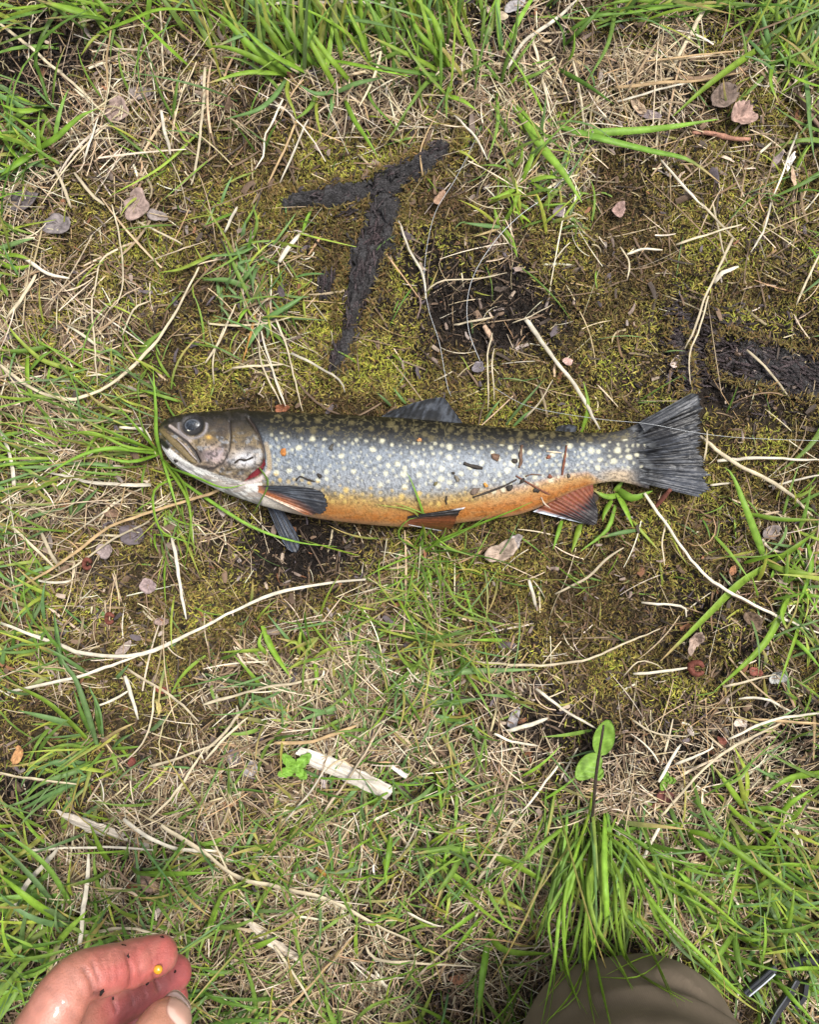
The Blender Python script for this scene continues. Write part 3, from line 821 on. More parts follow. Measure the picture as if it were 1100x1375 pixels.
# fins: fans of rays between a base line and an outer edge
def fin(name, base, edge, zb, ze, nray, colfn, ridge=.0005, ns=40, thick=.0005, sub=5, ragged=.02, curve=0.0, bj=0.0):
    nr = nray * sub + 1
    b = catmull(base, nr); e = catmull(edge, nr)
    s = np.linspace(0, 1, ns); r = np.linspace(0, 1, nr)
    b[:, 0] += bj * (fbm(r * nray * .8, 0 * r + 5, 339, 2) - .5) * 2 + bj * .6 * (fbm(r * nray * 2.2, 0 * r + 9, 340, 1) - .5)
    rag = 1 + ragged * (np.random.default_rng(len(name) * 7 + nray).random(nray + 1)[np.minimum((r * nray).astype(int), nray)] - .7) + ragged * .5 * rng.uniform(-1, 1, nr)
    U = b[None, :, 0] + (e[None, :, 0] - b[None, :, 0]) * s[:, None] * rag[None]
    Vv = b[None, :, 1] + (e[None, :, 1] - b[None, :, 1]) * s[:, None] * rag[None]
    if callable(zb): Z0 = np.array([zb(a, c) for a, c in b])
    else: Z0 = np.interp(r, np.linspace(0, 1, len(zb)), zb)
    Z1 = np.interp(r, np.linspace(0, 1, len(ze)), ze)
    Z = Z0[None] * (1 - s[:, None]) + Z1[None] * s[:, None] + curve * np.sin(PI * s)[:, None]
    rw = r + .012 * (fbm(r * nray * .6, 0 * r + 3, 337 + nray, 2) - .5) * 4
    ray = np.abs(((rw * nray) % 1) - .5) * 2           # 1 on a ray, 0 between
    Z = Z + ridge * (ray[None] ** 2) * (1 - .5 * s[:, None]) + .6 * ridge * (fbm(U / 9, Vv / 9, 331, 2) - .5) * 4 * s[:, None]
    X, Y = P(U, Vv, Z)
    C = colfn(s[:, None] + 0 * r[None], r[None] + 0 * s[:, None], ray[None] + 0 * s[:, None], U, Vv)
    top = np.stack([X, Y, Z], -1); bot = top - np.array([0, 0, thick])
    n1 = ns * nr
    i = np.arange(n1).reshape(ns, nr)
    Qt = np.stack([i[:-1, :-1], i[:-1, 1:], i[1:, 1:], i[1:, :-1]], -1).reshape(-1, 4)
    rim = np.concatenate([i[0, :], i[1:, -1], i[-1, -2::-1], i[-2:0:-1, 0]])
    Qr = np.stack([rim, np.roll(rim, -1), np.roll(rim, -1) + n1, rim + n1], 1)
    V = np.vstack([top.reshape(-1, 3), bot.reshape(-1, 3)])
    return solid(name, (V, np.vstack([Qt, Qt[:, ::-1] + n1, Qr]), np.zeros((0, 3), int)), np.vstack([C.reshape(-1, 3)] * 2), M_FIN, FISH)

A3 = lambda *c: np.array(c)
onf = lambda du: (lambda a, b: (hit(FBVH, a, b)[0].z + du) if hit(FBVH, a, b)[0] else .012 + du)
def lerp3(a, b, t): return a * (1 - t[..., None]) + b * t[..., None]
def c_tail(s, r, ray, U, V):
    n = fbm(s * 5, r * 70, 341, 3)
    c = lerp3(A3(.009, .009, .010) + 0 * s[..., None], A3(.046, .050, .060) + 0 * s[..., None], sst(.38, .72, n) * .85 + .15 * ray ** 3)
    c = lerp3(c, A3(.11, .115, .12) + 0 * s[..., None], (1 - sst(.05, .30, s)) * sst(.40, .6, fbm(U / 5, V / 3, 343, 2)))
    c = lerp3(c, A3(.055, .060, .074) + 0 * s[..., None], sst(.62, .9, r) * sst(.2, .5, s) * .6)
    c = lerp3(c, A3(.014, .013, .013) + 0 * s[..., None], np.exp(-((r - .22) / .05) ** 2) * sst(.1, .3, s) * .8)
    return c
TAILB = [(848, 574), (854, 588), (857, 605), (857, 622), (855, 637), (850, 647)]
TAILE = [(931, 529), (942, 545), (942, 575), (940, 597), (944, 618), (951, 640), (951, 658), (940, 668)]
fin('tail_fin', TAILB, TAILE, onf(-.0010), (.016, .022, .021, .019, .016, .012), 22, c_tail, ridge=.0010, sub=6, ns=60, ragged=.09, curve=.0025, bj=13)
def c_tailed(s, r, ray, U, V):
    c = A3(.028, .030, .035) + 0 * s[..., None]
    return lerp3(c, A3(.075, .078, .085) + 0 * s[..., None], sst(.4, .7, fbm(s * 9, r * 12, 345, 2)))
fin('tail_fin_edge', [(858, 567), (862, 573), (866, 580)], [(929, 528), (938, 530), (941, 541)], (.017, .019, .020), (.021, .025, .026), 4, c_tailed, ridge=.0008, sub=4, ragged=.02, curve=.002)
def c_dors(s, r, ray, U, V):
    n = fbm(s * 3, r * 26, 351, 3)
    c = lerp3(A3(.008, .008, .009) + 0 * s[..., None], A3(.052, .058, .070) + 0 * s[..., None], sst(.42, .7, n) * .8 + .15 * ray)
    return lerp3(c, A3(.03, .027, .02) + 0 * s[..., None], 1 - sst(0, .3, s))
fin('dorsal_fin', [(506, 563), (540, 566), (580, 570), (624, 574)], [(524, 552), (552, 542), (584, 534), (597, 535), (608, 549), (621, 567)], (.026, .028, .026, .024), (.020, .016, .014, .012, .016, .022), 12, c_dors, ridge=.0008, sub=5, ragged=.02)
fin('adipose_fin', [(745, 580), (760, 582), (772, 584)], [(749, 572), (766, 570), (776, 573)], (.018, .018, .017), (.014, .012, .014), 4, c_dors, ridge=.0003, sub=4)
def c_pect(s, r, ray, U, V):
    dark = lerp3(A3(.015, .016, .020) + 0 * s[..., None], A3(.13, .15, .18) + 0 * s[..., None], (1 - sst(.45, .75, s)) * .5 * sst(.4, .65, fbm(s * 3, r * 40, 361, 2)) + .35 * (ray > .9))
    org = A3(.24, .080, .028) + 0 * s[..., None]
    c = lerp3(dark, org, sst(.60, .80, r + .14 * (fbm(s * 4, r * 10, 363, 2) - .5) - .22 * s + .12 * (1 - s)))
    c = lerp3(c, A3(.66, .50, .38) + 0 * s[..., None], sst(.86, .97, r) * (1 - sst(.6, .95, s)))
    return lerp3(c, A3(.45, .20, .10) + 0 * s[..., None], (1 - sst(0, .18, s)) * .7)
fin('pectoral_fin', [(346, 652), (347, 656), (346, 661)], [(392, 652), (424, 657), (439, 666), (440, 678), (431, 689), (412, 692)], onf(.0006), (.0495, .0505, .049, .047, .044, .042), 13, c_pect, ridge=.0006, sub=5, curve=.0035, ragged=.05)
def c_pect2(s, r, ray, U, V):
    return lerp3(A3(.010, .011, .015) + 0 * s[..., None], A3(.05, .065, .095) + 0 * s[..., None], sst(.45, .7, fbm(s * 3, r * 16, 371, 2)) * .7 + .3 * (ray > .85))
fin('pectoral_fin', [(372, 672), (362, 672), (354, 670)], [(396, 712), (402, 728), (399, 741), (388, 739), (376, 722)], (.012, .012, .012), (.006, .005, .005, .006, .008), 9, c_pect2, ridge=.0006, sub=5)
def c_pelv(s, r, ray, U, V):
    c = lerp3(A3(.15, .045, .016) + 0 * s[..., None], A3(.014, .012, .012) + 0 * s[..., None], 1 - sst(.22, .44, r + .1 * (fbm(s * 4, r * 9, 381, 2) - .5)))
    c = lerp3(c, A3(.62, .62, .64) + 0 * s[..., None], sst(.90, .97, r) + (1 - sst(.02, .10, r)) * sst(.75, .9, s))
    return lerp3(c, A3(.10, .03, .015) + 0 * s[..., None], (ray < .35) * .6 * sst(.3, .5, r))
fin('pelvic_fin', [(548, 693), (547, 698), (549, 705)], [(625, 681), (616, 690), (612, 702), (606, 710), (592, 713)], onf(.0008), (.0455, .0435, .036, .024, .017), 9, c_pelv, ridge=.0006, sub=5, curve=.003)
def c_anal(s, r, ray, U, V):
    c = lerp3(A3(.17, .052, .022) + 0 * s[..., None], A3(.016, .013, .014) + 0 * s[..., None], sst(.30, .62, s + .18 * (fbm(s * 3, r * 14, 391, 2) - .5) + .25 * (1 - r) * 0 + .30 * (r - .5)))
    c = lerp3(c, A3(.16, .03, .02) + 0 * s[..., None], (ray < .3) * .55 * (1 - sst(.5, .8, s)))
    return lerp3(c, A3(.50, .55, .62) + 0 * s[..., None], sst(.90, .97, r) * sst(.3, .6, fbm(s * 12, r * 5, 393, 2) + .15))
fin('anal_fin', [(797, 647), (775, 656), (748, 670), (716, 687)], [(798, 668), (803, 684), (803, 696), (800, 705), (780, 702)], (.016, .016, .016, .014), (.012, .010, .008, .007, .006), 13, c_anal, ridge=.0008, sub=5)

# ------------------------------------------------------------------ crumbs of debris lying on the fish
def on_fish_pts(pts, lift):
    out = []
    for a, b in pts:
        loc, n = hit(FBVH, a, b)
        if loc is None:
            x, y = P(a, b, .02); loc = Vector((float(x), float(y), .02))
        out.append((loc.x, loc.y, loc.z + lift))
    return np.array(out)

def twig(name, label, cat, pts3, w_px, col, mat, group=None, k=6, taper=(.7, 1, .6), flat=.8, sub=3, kn=.25, parent=None):
    n = max(4, len(pts3) * sub)
    c = catmull(pts3, n)
    s = np.linspace(0, 1, n)
    z = c[:, 2]
    r = .5 * w_px * S * (1 - z / H) * np.interp(s, [0, .5, 1], taper) * (1 + kn * rng.uniform(-1, 1, n))
    g = tube_geo(c, r, k, flat)
    cc = np.asarray(col, float) * (.75 + .5 * rng.random((len(g[0]), 1)))
    o = solid(name, g, cc, mat, parent)
    if parent is None: tag(o, label, cat, group)
    return o

def flake(name, label, cat, ctr, nrm, rx, ry, ang, col, mat=None, curl=.3, group=None, n=14, rough_edge=.25, thick=.0003, seed=0, parent=None, rings=4):
    """thin irregular leaf-like plate; ctr world, rx ry metres"""
    g_ = np.random.default_rng(seed + int(abs(ctr[0]) * 1e5))
    nrm = Vector(nrm).normalized()
    t1 = Vector((math.cos(ang), math.sin(ang), 0)); t1 = (t1 - nrm * t1.dot(nrm)).normalized(); t2 = nrm.cross(t1)
    th = np.linspace(0, 2 * PI, n, endpoint=False)
    nb = int(g_.integers(7, 12)); ctl = g_.uniform(1 - 1.9 * rough_edge, 1 + .7 * rough_edge, nb)
    rr = np.interp(th / (2 * PI) * nb, np.arange(nb + 1), np.append(ctl, ctl[0])) * (1 + .25 * rough_edge * g_.uniform(-1, 1, n))
    fa = g_.uniform(0, PI); fs = g_.uniform(.4, 1.2); fo = g_.uniform(-.3, .3)
    V = [(0, 0, 0)]
    for k in range(1, rings + 1):
        q = k / rings
        for j in range(n):
            a = q * rx * rr[j] * math.cos(th[j]); b = q * ry * rr[j] * math.sin(th[j])
            h = curl * rx * ((a / rx) ** 2 * .7 + (b / ry) ** 2 * .6 * g_.uniform(.5, 1.1)) + .16 * curl * rx * g_.uniform(-1, 1) + fs * curl * abs(a * math.cos(fa) + b * math.sin(fa) - fo * rx) * .8
            V.append((a, b, h))
    V = np.array(V)
    W = np.array(ctr)[None] + V[:, :1] * np.array(t1)[None] + V[:, 1:2] * np.array(t2)[None] + V[:, 2:] * np.array(nrm)[None]
    T = [(0, 1 + j, 1 + (j + 1) % n) for j in range(n)]
    Q = []
    for k in range(rings - 1):
        o0 = 1 + k * n; o1 = o0 + n
        Q += [(o0 + j, o1 + j, o1 + (j + 1) % n, o0 + (j + 1) % n) for j in range(n)]
    T = np.array(T); Q = np.array(Q).reshape(-1, 4)
    m = len(W)
    rim = np.arange(m - n, m)
    W2 = W - np.array(nrm)[None] * thick
    R = np.stack([rim, rim + m, np.roll(rim, -1) + m, np.roll(rim, -1)], 1)
    col = np.asarray(col, float)
    C = col * (.65 + .7 * g_.random((2 * m, 1)))
    o = solid(name, (np.vstack([W, W2]), np.vstack([Q, Q[:, ::-1] + m, R]), np.vstack([T, T[:, ::-1] + m])), C, mat or M_DEAD, parent)
    if parent is None: tag(o, label, cat, group)
    return o

DARK = (.035, .028, .022); BRN = (.12, .07, .045); RED = (.16, .06, .035); GOLD = (.45, .22, .05)
for (nm, lab, pts, w, col) in [
    ('twig', 'short dark twig bar on mid flank of the trout', [(623, 622), (634, 626), (648, 629)], 5.5, DARK),
    ('twig', 'upright dark twig stub high on the rear flank of the trout', [(701, 598), (699, 612), (700, 620), (697, 628)], 5.0, BRN),
    ('twig', 'longest thin twig slanting over the lower flank of the trout', [(635, 668), (655, 661), (676, 653), (694, 644)], 3.0, DARK),
    ('twig', 'thin reddish twig running down toward the anal fin', [(693, 639), (712, 650), (730, 660), (748, 669), (772, 680)], 2.6, RED),
    ('twig', 'crooked tiny twig above the reddish one on rear flank', [(706, 640), (714, 637), (728, 638)], 2.2, BRN),
    ('twig', 'brown split twig standing on the flank near tail stalk', [(761, 598), (759, 612), (757, 624), (755, 638)], 3.6, RED),
    ('twig', 'black crooked crumb of moss stem on the gill cover', [(315, 622), (322, 617), (330, 618), (340, 614)], 3.2, DARK),
    ('twig', 'black squiggled moss stem behind the pectoral fin base', [(397, 646), (403, 640), (411, 643), (423, 647)], 3.0, DARK),
    ('twig', 'tiny dark upright splinter above the pelvic fin', [(600, 666), (599, 672), (600, 677)], 2.5, DARK),
    ('twig', 'thin pale curl of stem over the anal fin', [(727, 668), (731, 676), (739, 682)], 2.2, (.5, .4, .3)),
]:
    twig(nm, lab, 'twig', on_fish_pts(pts, .0009), w, col, M_TWIG, kn=.3)
twig('straw', 'tiny pale straw piece on flank near the adipose fin', 'straw', on_fish_pts([(734, 606), (744, 607), (754, 608)], .0008), 2.5, (.55, .45, .32), M_STRAW)
for q, (lab, a, b, w, h, ang, col) in enumerate([
    ('brown bud scale on flank below the rear of dorsal fin', 666, 614, 6, 8, 1.2, BRN), ('small black crumb beside the upright twig stub', 692, 619, 4, 3.4, 0, DARK),
    ('tiny black dot below the short twig bar', 609, 635, 3, 2.6, 0, DARK), ('grey brown slim crumb below the short twig bar', 614, 643, 6, 3, -1.3, (.14, .12, .09)),
    ('golden seed low on the mid flank of the trout', 652, 651, 5, 3.4, -1.0, GOLD), ('mottled brown flake at the end of the longest twig', 638, 660, 8, 5, .6, (.14, .10, .075)),
    ('dark clump at the middle of the longest twig', 684, 655, 6, 4.5, .3, DARK), ('dark clump on the reddish twig', 720, 658, 6, 4, -.4, DARK),
    ('black crumb between the twigs on rear flank', 702, 646, 6, 3, .7, DARK), ('orange bud scale on flank right behind the gill cover', 380, 606, 6, 4, -1.2, (.38, .15, .04)),
    ('dark crumb high on flank behind the orange bud scale', 445, 601, 5, 3.2, 1.3, (.06, .055, .045)), ('small dark crumb beside the squiggled moss stem', 429, 639, 4.5, 3, -1, DARK),
    ('orange fleck high on flank below the dorsal fin', 563, 591, 3.5, 3, 0, (.40, .20, .08)), ('reddish crumb on flank near the tiny pale straw', 737, 614, 3.5, 3.5, 0, RED),
    ('dark round crumb on lower flank near tail stalk', 764, 639, 3, 3, 0, (.07, .06, .05)), ('reddish brown crumb above the anal fin', 739, 640, 4, 3.2, .5, RED),
    ('dark speck on the white lower jaw of the trout', 236, 619, 3.5, 3, .4, (.03, .025, .022)), ('olive crumb over the yellow spots of the trout', 585, 650, 4, 3, 1, (.14, .12, .05)),
]):
    loc, nr = hit(FBVH, a, b)
    flake('crumb', lab, 'crumb', (loc.x, loc.y, loc.z + .0009), nr, w * S * .95, h * S * .95, ang, col, M_TWIG, curl=.25, n=10, thick=.0008, seed=q, rings=2, rough_edge=.3)

# ------------------------------------------------------------------ charred buried roots
def char_body(name, label, segs, zlift, fibre_dir=None, seed=0, col=(.050, .046, .047)):
    """segs: list of (polyline px, widths px); half-buried knobbly charcoal"""
    root = empty(name, (float(P(segs[0][0][0][0], 0)[0]), float(P(0, segs[0][0][0][1])[1]), 0))
    tag(root, label, 'charred root')
    for line, ws in segs:
        n = max(30, int(sum(math.dist(a, b) for a, b in zip(line[:-1], line[1:])) / 2.0))
        c2 = catmull(line, n); s = np.linspace(0, 1, n)
        w = np.interp(s, np.linspace(0, 1, len(ws)), ws) * .5
        k = 40
        th = np.linspace(-.15 * PI, 1.15 * PI, k)
        d = np.gradient(c2, axis=0); d /= np.linalg.norm(d, axis=1)[:, None]
        nx = np.stack([-d[:, 1], d[:, 0]], 1)
        U = c2[:, None, 0] + nx[:, None, 0] * (w[:, None] * np.cos(th)[None]); Vv = c2[:, None, 1] + nx[:, None, 1] * (w[:, None] * np.cos(th)[None])
        nz = fbm(U / 9, Vv / 9, 401 + seed, 4); ed = fbm(U / 5, Vv / 5, 403 + seed, 3)
        big = fbm(U / 22, Vv / 22, 411 + seed, 3) - .5
        wob = ((nz - .5) * .7 + big * .95 * np.sign(np.cos(th))[None]) * w[:, None] + (ed - .5) * 5
        U = U + nx[:, None, 0] * wob; Vv = Vv + nx[:, None, 1] * wob
        along = s[:, None] * n * 2
        crack = fbm(along / 16, np.cos(th)[None] * w[:, None] / 2.2, 407 + seed, 3)
        X, Y = P(U, Vv)
        end = np.clip(np.minimum(s, 1 - s) * 8, 0, 1) ** .5
        Z = gh(X, Y) + (zlift * np.sin(th)[None] * end[:, None] * (.35 + 1.1 * nz)) + .0030 * (crack - .5) + .0030 * (ed - .5) + .0022 * (fbm(U / 2.2, Vv / 2.2, 413 + seed, 2) - .5) - .0006
        C = np.array(col) * (.25 + 1.5 * crack[..., None]) + .022 * (ed[..., None] > .62)
        V = np.stack([X, Y, Z], -1).reshape(-1, 3)
        i = np.arange(n * k).reshape(n, k)
        Q = np.stack([i[:-1, :-1], i[:-1, 1:], i[1:, 1:], i[1:, :-1]], -1).reshape(-1, 4)[:, ::-1]
        solid('root_limb', (V, Q, np.zeros((0, 3), int)), C.reshape(-1, 3), M_CHAR, root)
    return root
def splinters(root, regions, n, seed, ang, col=(.055, .048, .047), ln=(6, 24)):
    g_ = np.random.default_rng(seed)
    gs, cs = [], []
    VV, FF, off = [], [], 0
    for ch in [o for o in COL.objects if o.parent == root]:
        me = ch.data; VV += [tuple(w.co) for w in me.vertices]; FF += [tuple(i + off for i in pl.vertices) for pl in me.polygons]; off = len(VV)
    rb = BVHTree.FromPolygons(VV, FF)
    for _ in range(n):
        (cu, cv, su, sv) = regions[g_.integers(len(regions))]
        a, b = g_.normal(cu, su), g_.normal(cv, sv)
        if in_fish(np.array(a), np.array(b), 3): continue
        L = g_.uniform(*ln); t = math.radians(ang + g_.normal(0, 22)); w = g_.uniform(1.2, 4.2)
        x0, y0 = P(a - L / 2 * math.cos(t), b - L / 2 * math.sin(t)); x1, y1 = P(a + L / 2 * math.cos(t), b + L / 2 * math.sin(t))
        z = float(gh(P(a, b)[0], P(a, b)[1])) + g_.uniform(.0, .003)
        lh, _ = hit(rb, a, b)
        if lh is not None: z = lh.z + g_.uniform(-.0006, .0012)
        V, Q, T = tube_geo([(x0, y0, z + g_.uniform(0, .002)), ((x0 + x1) / 2, (y0 + y1) / 2, z + .0012), (x1, y1, z + g_.uniform(-.001, .001))], np.array([.6, 1, .45]) * w * S * .5, 4, .8)
        gs.append((V, Q, T)); cs.append(np.tile(np.array(col) * g_.uniform(.4, 1.9) * np.array([1 + .25 * g_.random(), 1, 1.05]), (len(V), 1)))
    o = solid('splinters', join_geo(gs), np.vstack(cs), M_CHAR, root, smooth=False)
    o['kind'] = 'stuff'
r1 = char_body('charred_root', 'black charred forked root sunk in moss above the trout',
          [([(600, 188), (585, 212), (545, 238), (500, 255), (450, 268), (405, 272), (378, 277)], [20, 34, 42, 34, 30, 26, 12]),
           ([(522, 262), (512, 300), (496, 345), (482, 385), (474, 415), (466, 455), (456, 482), (446, 503)], [40, 46, 54, 44, 22, 12, 24, 10]), ([(446, 372), (440, 383), (436, 392)], [12, 18, 10])], .0110, seed=1)
splinters(r1, [(503, 320, 11, 30), (484, 380, 11, 24), (455, 480, 10, 14), (474, 430, 7, 22), (440, 382, 7, 8), (498, 350, 12, 30)], 240, 5, 102)
splinters(r1, [(420, 271, 22, 6), (470, 262, 24, 7), (540, 240, 22, 9), (585, 212, 9, 10), (470, 285, 14, 8)], 170, 6, 160, ln=(4, 14))
r2 = char_body('charred_root', 'black splintered charred timber sunk in moss right of the tail fin',
          [([(905, 440), (918, 470), (925, 520)], [16, 22, 12]), ([(985, 478), (1040, 492), (1090, 505), (1160, 520)], [40, 62, 72, 70])], .004, seed=9)
splinters(r2, [(1030, 490, 55, 22), (960, 470, 30, 30), (1080, 505, 30, 25), (912, 445, 8, 22), (935, 500, 14, 20)], 620, 8, 14)

# moss creeping over the edges of the charred wood
def moss_fringe():
    lines = [([(600, 188), (585, 212), (545, 238), (500, 255), (450, 268), (405, 272), (378, 277)], 17), ([(522, 262), (512, 300), (496, 345), (482, 385), (474, 412)], 25), ([(463, 470), (452, 488), (445, 502)], 12),
             ([(985, 478), (1040, 492), (1090, 505), (1160, 520)], 32), ([(905, 440), (918, 470), (925, 520)], 10)]
    N = 60000
    u = rng.uniform(360, 1130, N); v = rng.uniform(170, 550, N)
    d = np.full(N, 99.0)
    for ln, hw in lines: d = np.minimum(d, segdist(u, v, ln) - hw)
    k = (np.abs(d - 1 + 14 * (fbm(u / 16, v / 16, 421, 3) - .5)) < 5) & ~in_fish(u, v, 4) & (rng.random(N) < .9)
    u, v, d = u[k], v[k], d[k]; n = len(u)
    x, y = P(u, v)
    base = np.stack([x, y, gh(x, y) + .003 + .004 * rng.random(n) * (d < 2)], 1)
    el0 = rng.uniform(.2, 1.2, n)
    c = np.array([.16, .115, .038]) * (.4 + 1.2 * rng.random((n, 1))) * (1 + .15 * rng.uniform(-1, 1, (n, 3)))
    o = ribbons('moss_fringe', base, rng.uniform(0, 2 * PI, n), el0, el0 - rng.uniform(.2, 1.3, n), rng.uniform(.0024, .006, n), rng.uniform(.0006, .0014, n), rng.uniform(-.8, .8, n), c * .75, c * 1.1, 2, M_MOSS, wexp=2.0, w0=.7, tipw=.12, floor=False)
    tag(o, 'ragged moss creeping over the edges of the charred roots', 'moss', kind='stuff')
moss_fringe()

# ------------------------------------------------------------------ the kneeling person: hand and trouser knee
PERSON = empty('person', (.05, -.62, 0))
tag(PERSON, 'kneeling person in brown trousers reaching a wet bare hand over the grass', 'person')
def pz(u, v, z):
    x, y = P(u, v, z)
    return (float(x), float(y), z)

def build_hand():
    gs = []
    def finger(pts, rad, n=34, k=22, crease=()):
        c = catmull([pz(*p) for p in pts], n)
        s = np.linspace(0, 1, n)
        r = np.interp(s, np.linspace(0, 1, len(rad)), rad)
        for cs, amt in crease: r = r * (1 - amt * np.exp(-((s - cs) / .022) ** 2))
        # round the tip
        d = np.linalg.norm(c - c[-1], axis=1); tip = rad[-1]
        r = np.where(d < tip, np.sqrt(np.clip(1 - ((tip - d) / tip) ** 2, .004, 1)) * r, r)
        gs.append(tube_geo(c, r, k, 1.0))
    # palm side of the left hand, thumb side up; fingers curl to the right of the picture
    finger([(58, 1500, .300), (52, 1425, .306), (72, 1362, .306), (102, 1316, .300), (140, 1304, .292), (186, 1291, .280), (236, 1276, .268)], [.0125, .0130, .0124, .0108, .0088, .0086, .0072], n=52, crease=((.535, .055), (.62, .03), (.80, .06)))
    finger([(70, 1500, .280), (76, 1440, .279), (100, 1385, .272), (132, 1357, .262), (175, 1337, .250), (213, 1318, .238), (254, 1296, .226)], [.0125, .0125, .0118, .0100, .0092, .0088, .0072], n=52, crease=((.54, .06), (.78, .06)))
    finger([(90, 1510, .258), (98, 1455, .260), (122, 1402, .256), (150, 1378, .248), (188, 1360, .238), (222, 1344, .228), (250, 1332, .220)], [.0120, .0118, .0110, .0094, .0088, .0084, .0068], n=52, crease=((.55, .06), (.78, .05)))
    finger([(115, 1520, .238), (124, 1470, .240), (142, 1430, .236), (168, 1412, .230), (196, 1400, .222), (222, 1390, .216)], [.0110, .0104, .0094, .0082, .0076, .0062], n=46, crease=((.55, .05), (.8, .05)))
    finger([(138, 1570, .292), (172, 1490, .300), (196, 1425, .304), (217, 1386, .302), (242, 1351, .292)], [.0165, .0140, .0112, .0108, .0088], n=44, crease=((.70, .04),))
    # palm: web of thick tubes from wrist to each knuckle
    wrist = (128, 1690, .268)
    for k, (kn, r0) in enumerate([((58, 1500, .300), .0135), ((70, 1500, .280), .0140), ((90, 1510, .258), .0135), ((115, 1520, .238), .0120), ((138, 1570, .292), .0165)]):
        c = catmull([pz(*kn), pz((kn[0] + wrist[0]) / 2, (kn[1] + wrist[1]) / 2, (kn[2] + wrist[2]) / 2), pz(*wrist)], 22)
        gs.append(tube_geo(c, np.linspace(r0, .021, 22), 20, 1.0))
    c = catmull([pz(*wrist), pz(150, 1900, .275), pz(190, 2200, .30), pz(230, 2500, .34)], 40)
    gs.append(tube_geo(c, np.interp(np.linspace(0, 1, 40), [0, .25, .7, 1], [.0235, .026, .036, .042]), 28, 1.0))
    V, Q, T, N = remeshed(*join_geo(gs), .0011, 5)
    u, v = UV(V[:, 0], V[:, 1], V[:, 2])
    n1 = fbm(V[:, 0] * 140, V[:, 1] * 140, 501, 3); n2 = fbm(V[:, 0] * 420, V[:, 1] * 420, 503, 3)
    base = np.array([.43, .178, .127]); red = np.array([.43, .115, .100]); pale = np.array([.48, .23, .17])
    rd = sst(95, 165, u) * (1 - sst(1400, 1500, v))
    th = (1 - sst(8, 22, segdist(u, v, [(240, 1352), (216, 1386), (196, 1425), (172, 1490)]) - 20)) * (V[:, 2] > .285)
    rd = rd * (1 - th)
    C = base + (red - base) * rd[:, None]
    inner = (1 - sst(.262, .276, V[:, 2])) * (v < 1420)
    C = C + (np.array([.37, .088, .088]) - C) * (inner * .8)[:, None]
    C = C + (np.array([.39, .170, .105]) - C) * th[:, None]
    C = C + (pale - C) * (sst(.5, .75, n1) * .35)[:, None]
    C = C * (.88 + .24 * n2[:, None])
    # skin creases on the finger joints
    cr = np.zeros(len(V))
    for line, w in [([(160, 1262), (171, 1284), (176, 1306), (174, 1322)], 2.0), ([(112, 1300), (122, 1318), (125, 1334)], 3.0), ([(122, 1290), (133, 1318)], 2.2),
                    ([(205, 1308), (212, 1328)], 2.0), ([(150, 1340), (156, 1358)], 2.0)]:
        cr = np.maximum(cr, np.exp(-(segdist(u, v, line) / w) ** 2))
    fine = np.zeros(len(V))
    for line in [[(196, 1262), (203, 1284), (205, 1300)], [(141, 1274), (147, 1300), (148, 1322)], [(133, 1278), (139, 1300)], [(88, 1302), (102, 1322), (110, 1338)], [(62, 1325), (84, 1350), (100, 1362)], [(180, 1268), (187, 1292), (188, 1312)],
                 [(150, 1270), (157, 1296), (158, 1318)], [(190, 1322), (196, 1340)], [(172, 1330), (178, 1350)], [(225, 1300), (230, 1318)], [(198, 1385), (222, 1402)], [(192, 1392), (218, 1410)], [(205, 1378), (228, 1395)]]:
        fine = np.maximum(fine, np.exp(-(segdist(u + 3 * (n2 - .5), v, line) / 1.5) ** 2))
    C = C * (1 - .16 * fine * (N[:, 2] > .05))[:, None]
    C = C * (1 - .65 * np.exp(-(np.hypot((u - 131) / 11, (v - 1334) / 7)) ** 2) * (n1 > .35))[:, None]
    up = N[:, 2] > .05
    C = C * (1 - .38 * (cr * up))[:, None]
    V = V - N * ((cr * .0007 + fine * .00025) * up)[:, None] + N * (.00035 * (n2 - .5))[:, None]
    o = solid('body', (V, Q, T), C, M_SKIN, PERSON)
    bv = bvh_of(V, [f for f in (Q, T) if len(f)])
    # thumb nail
    Tp = Vector(pz(240, 1353, .293)); ip = Vector(pz(214, 1388, .303)); axis = (Tp - ip).normalized()
    nn = (Vector((.30, .36, 1.0)) - axis * Vector((.30, .36, 1.0)).dot(axis) * .6).normalized()
    t1 = (axis - nn * axis.dot(nn)).normalized(); t2 = nn.cross(t1)
    n = 17
    G, Cn = [], []
    for i in range(n):
        for j in range(n):
            a = (i / (n - 1) * 2 - 1); b = (j / (n - 1) * 2 - 1)
            m = max(abs(a), abs(b)); q = (abs(a) ** 3.0 + abs(b) ** 3.0) ** (1 / 3.0)
            f = m / q if q > 0 else 0
            p0 = Tp + t1 * (a * f * .0058 - .0014) + t2 * (b * f * .0058)
            loc, nr, _, _ = bv.ray_cast(p0 + nn * .02, -nn)
            if loc is None or (loc - p0).length > .02: loc = p0 - nn * .004; nr = nn
            G.append((loc + nn * (.0004 * (1 - m ** 4) + .00002))[:])
            Cn.append((.52, .30, .235) if a < .84 else (.54, .38, .31))
            if a < -.55: Cn[-1] = (.56, .37, .30)
            if m > .88 and a < .5: Cn[-1] = (.30, .12, .085)
    G = np.array(G)
    i = np.arange(n * n).reshape(n, n)
    Qn = np.stack([i[:-1, :-1], i[:-1, 1:], i[1:, 1:], i[1:, :-1]], -1).reshape(-1, 4)
    low = G - np.array([0, 0, .0009]); m = n * n
    rim = np.concatenate([i[0, :], i[1:, -1], i[-1, -2::-1], i[-2:0:-1, 0]])
    Qr = np.stack([rim, np.roll(rim, -1), np.roll(rim, -1) + m, rim + m], 1)
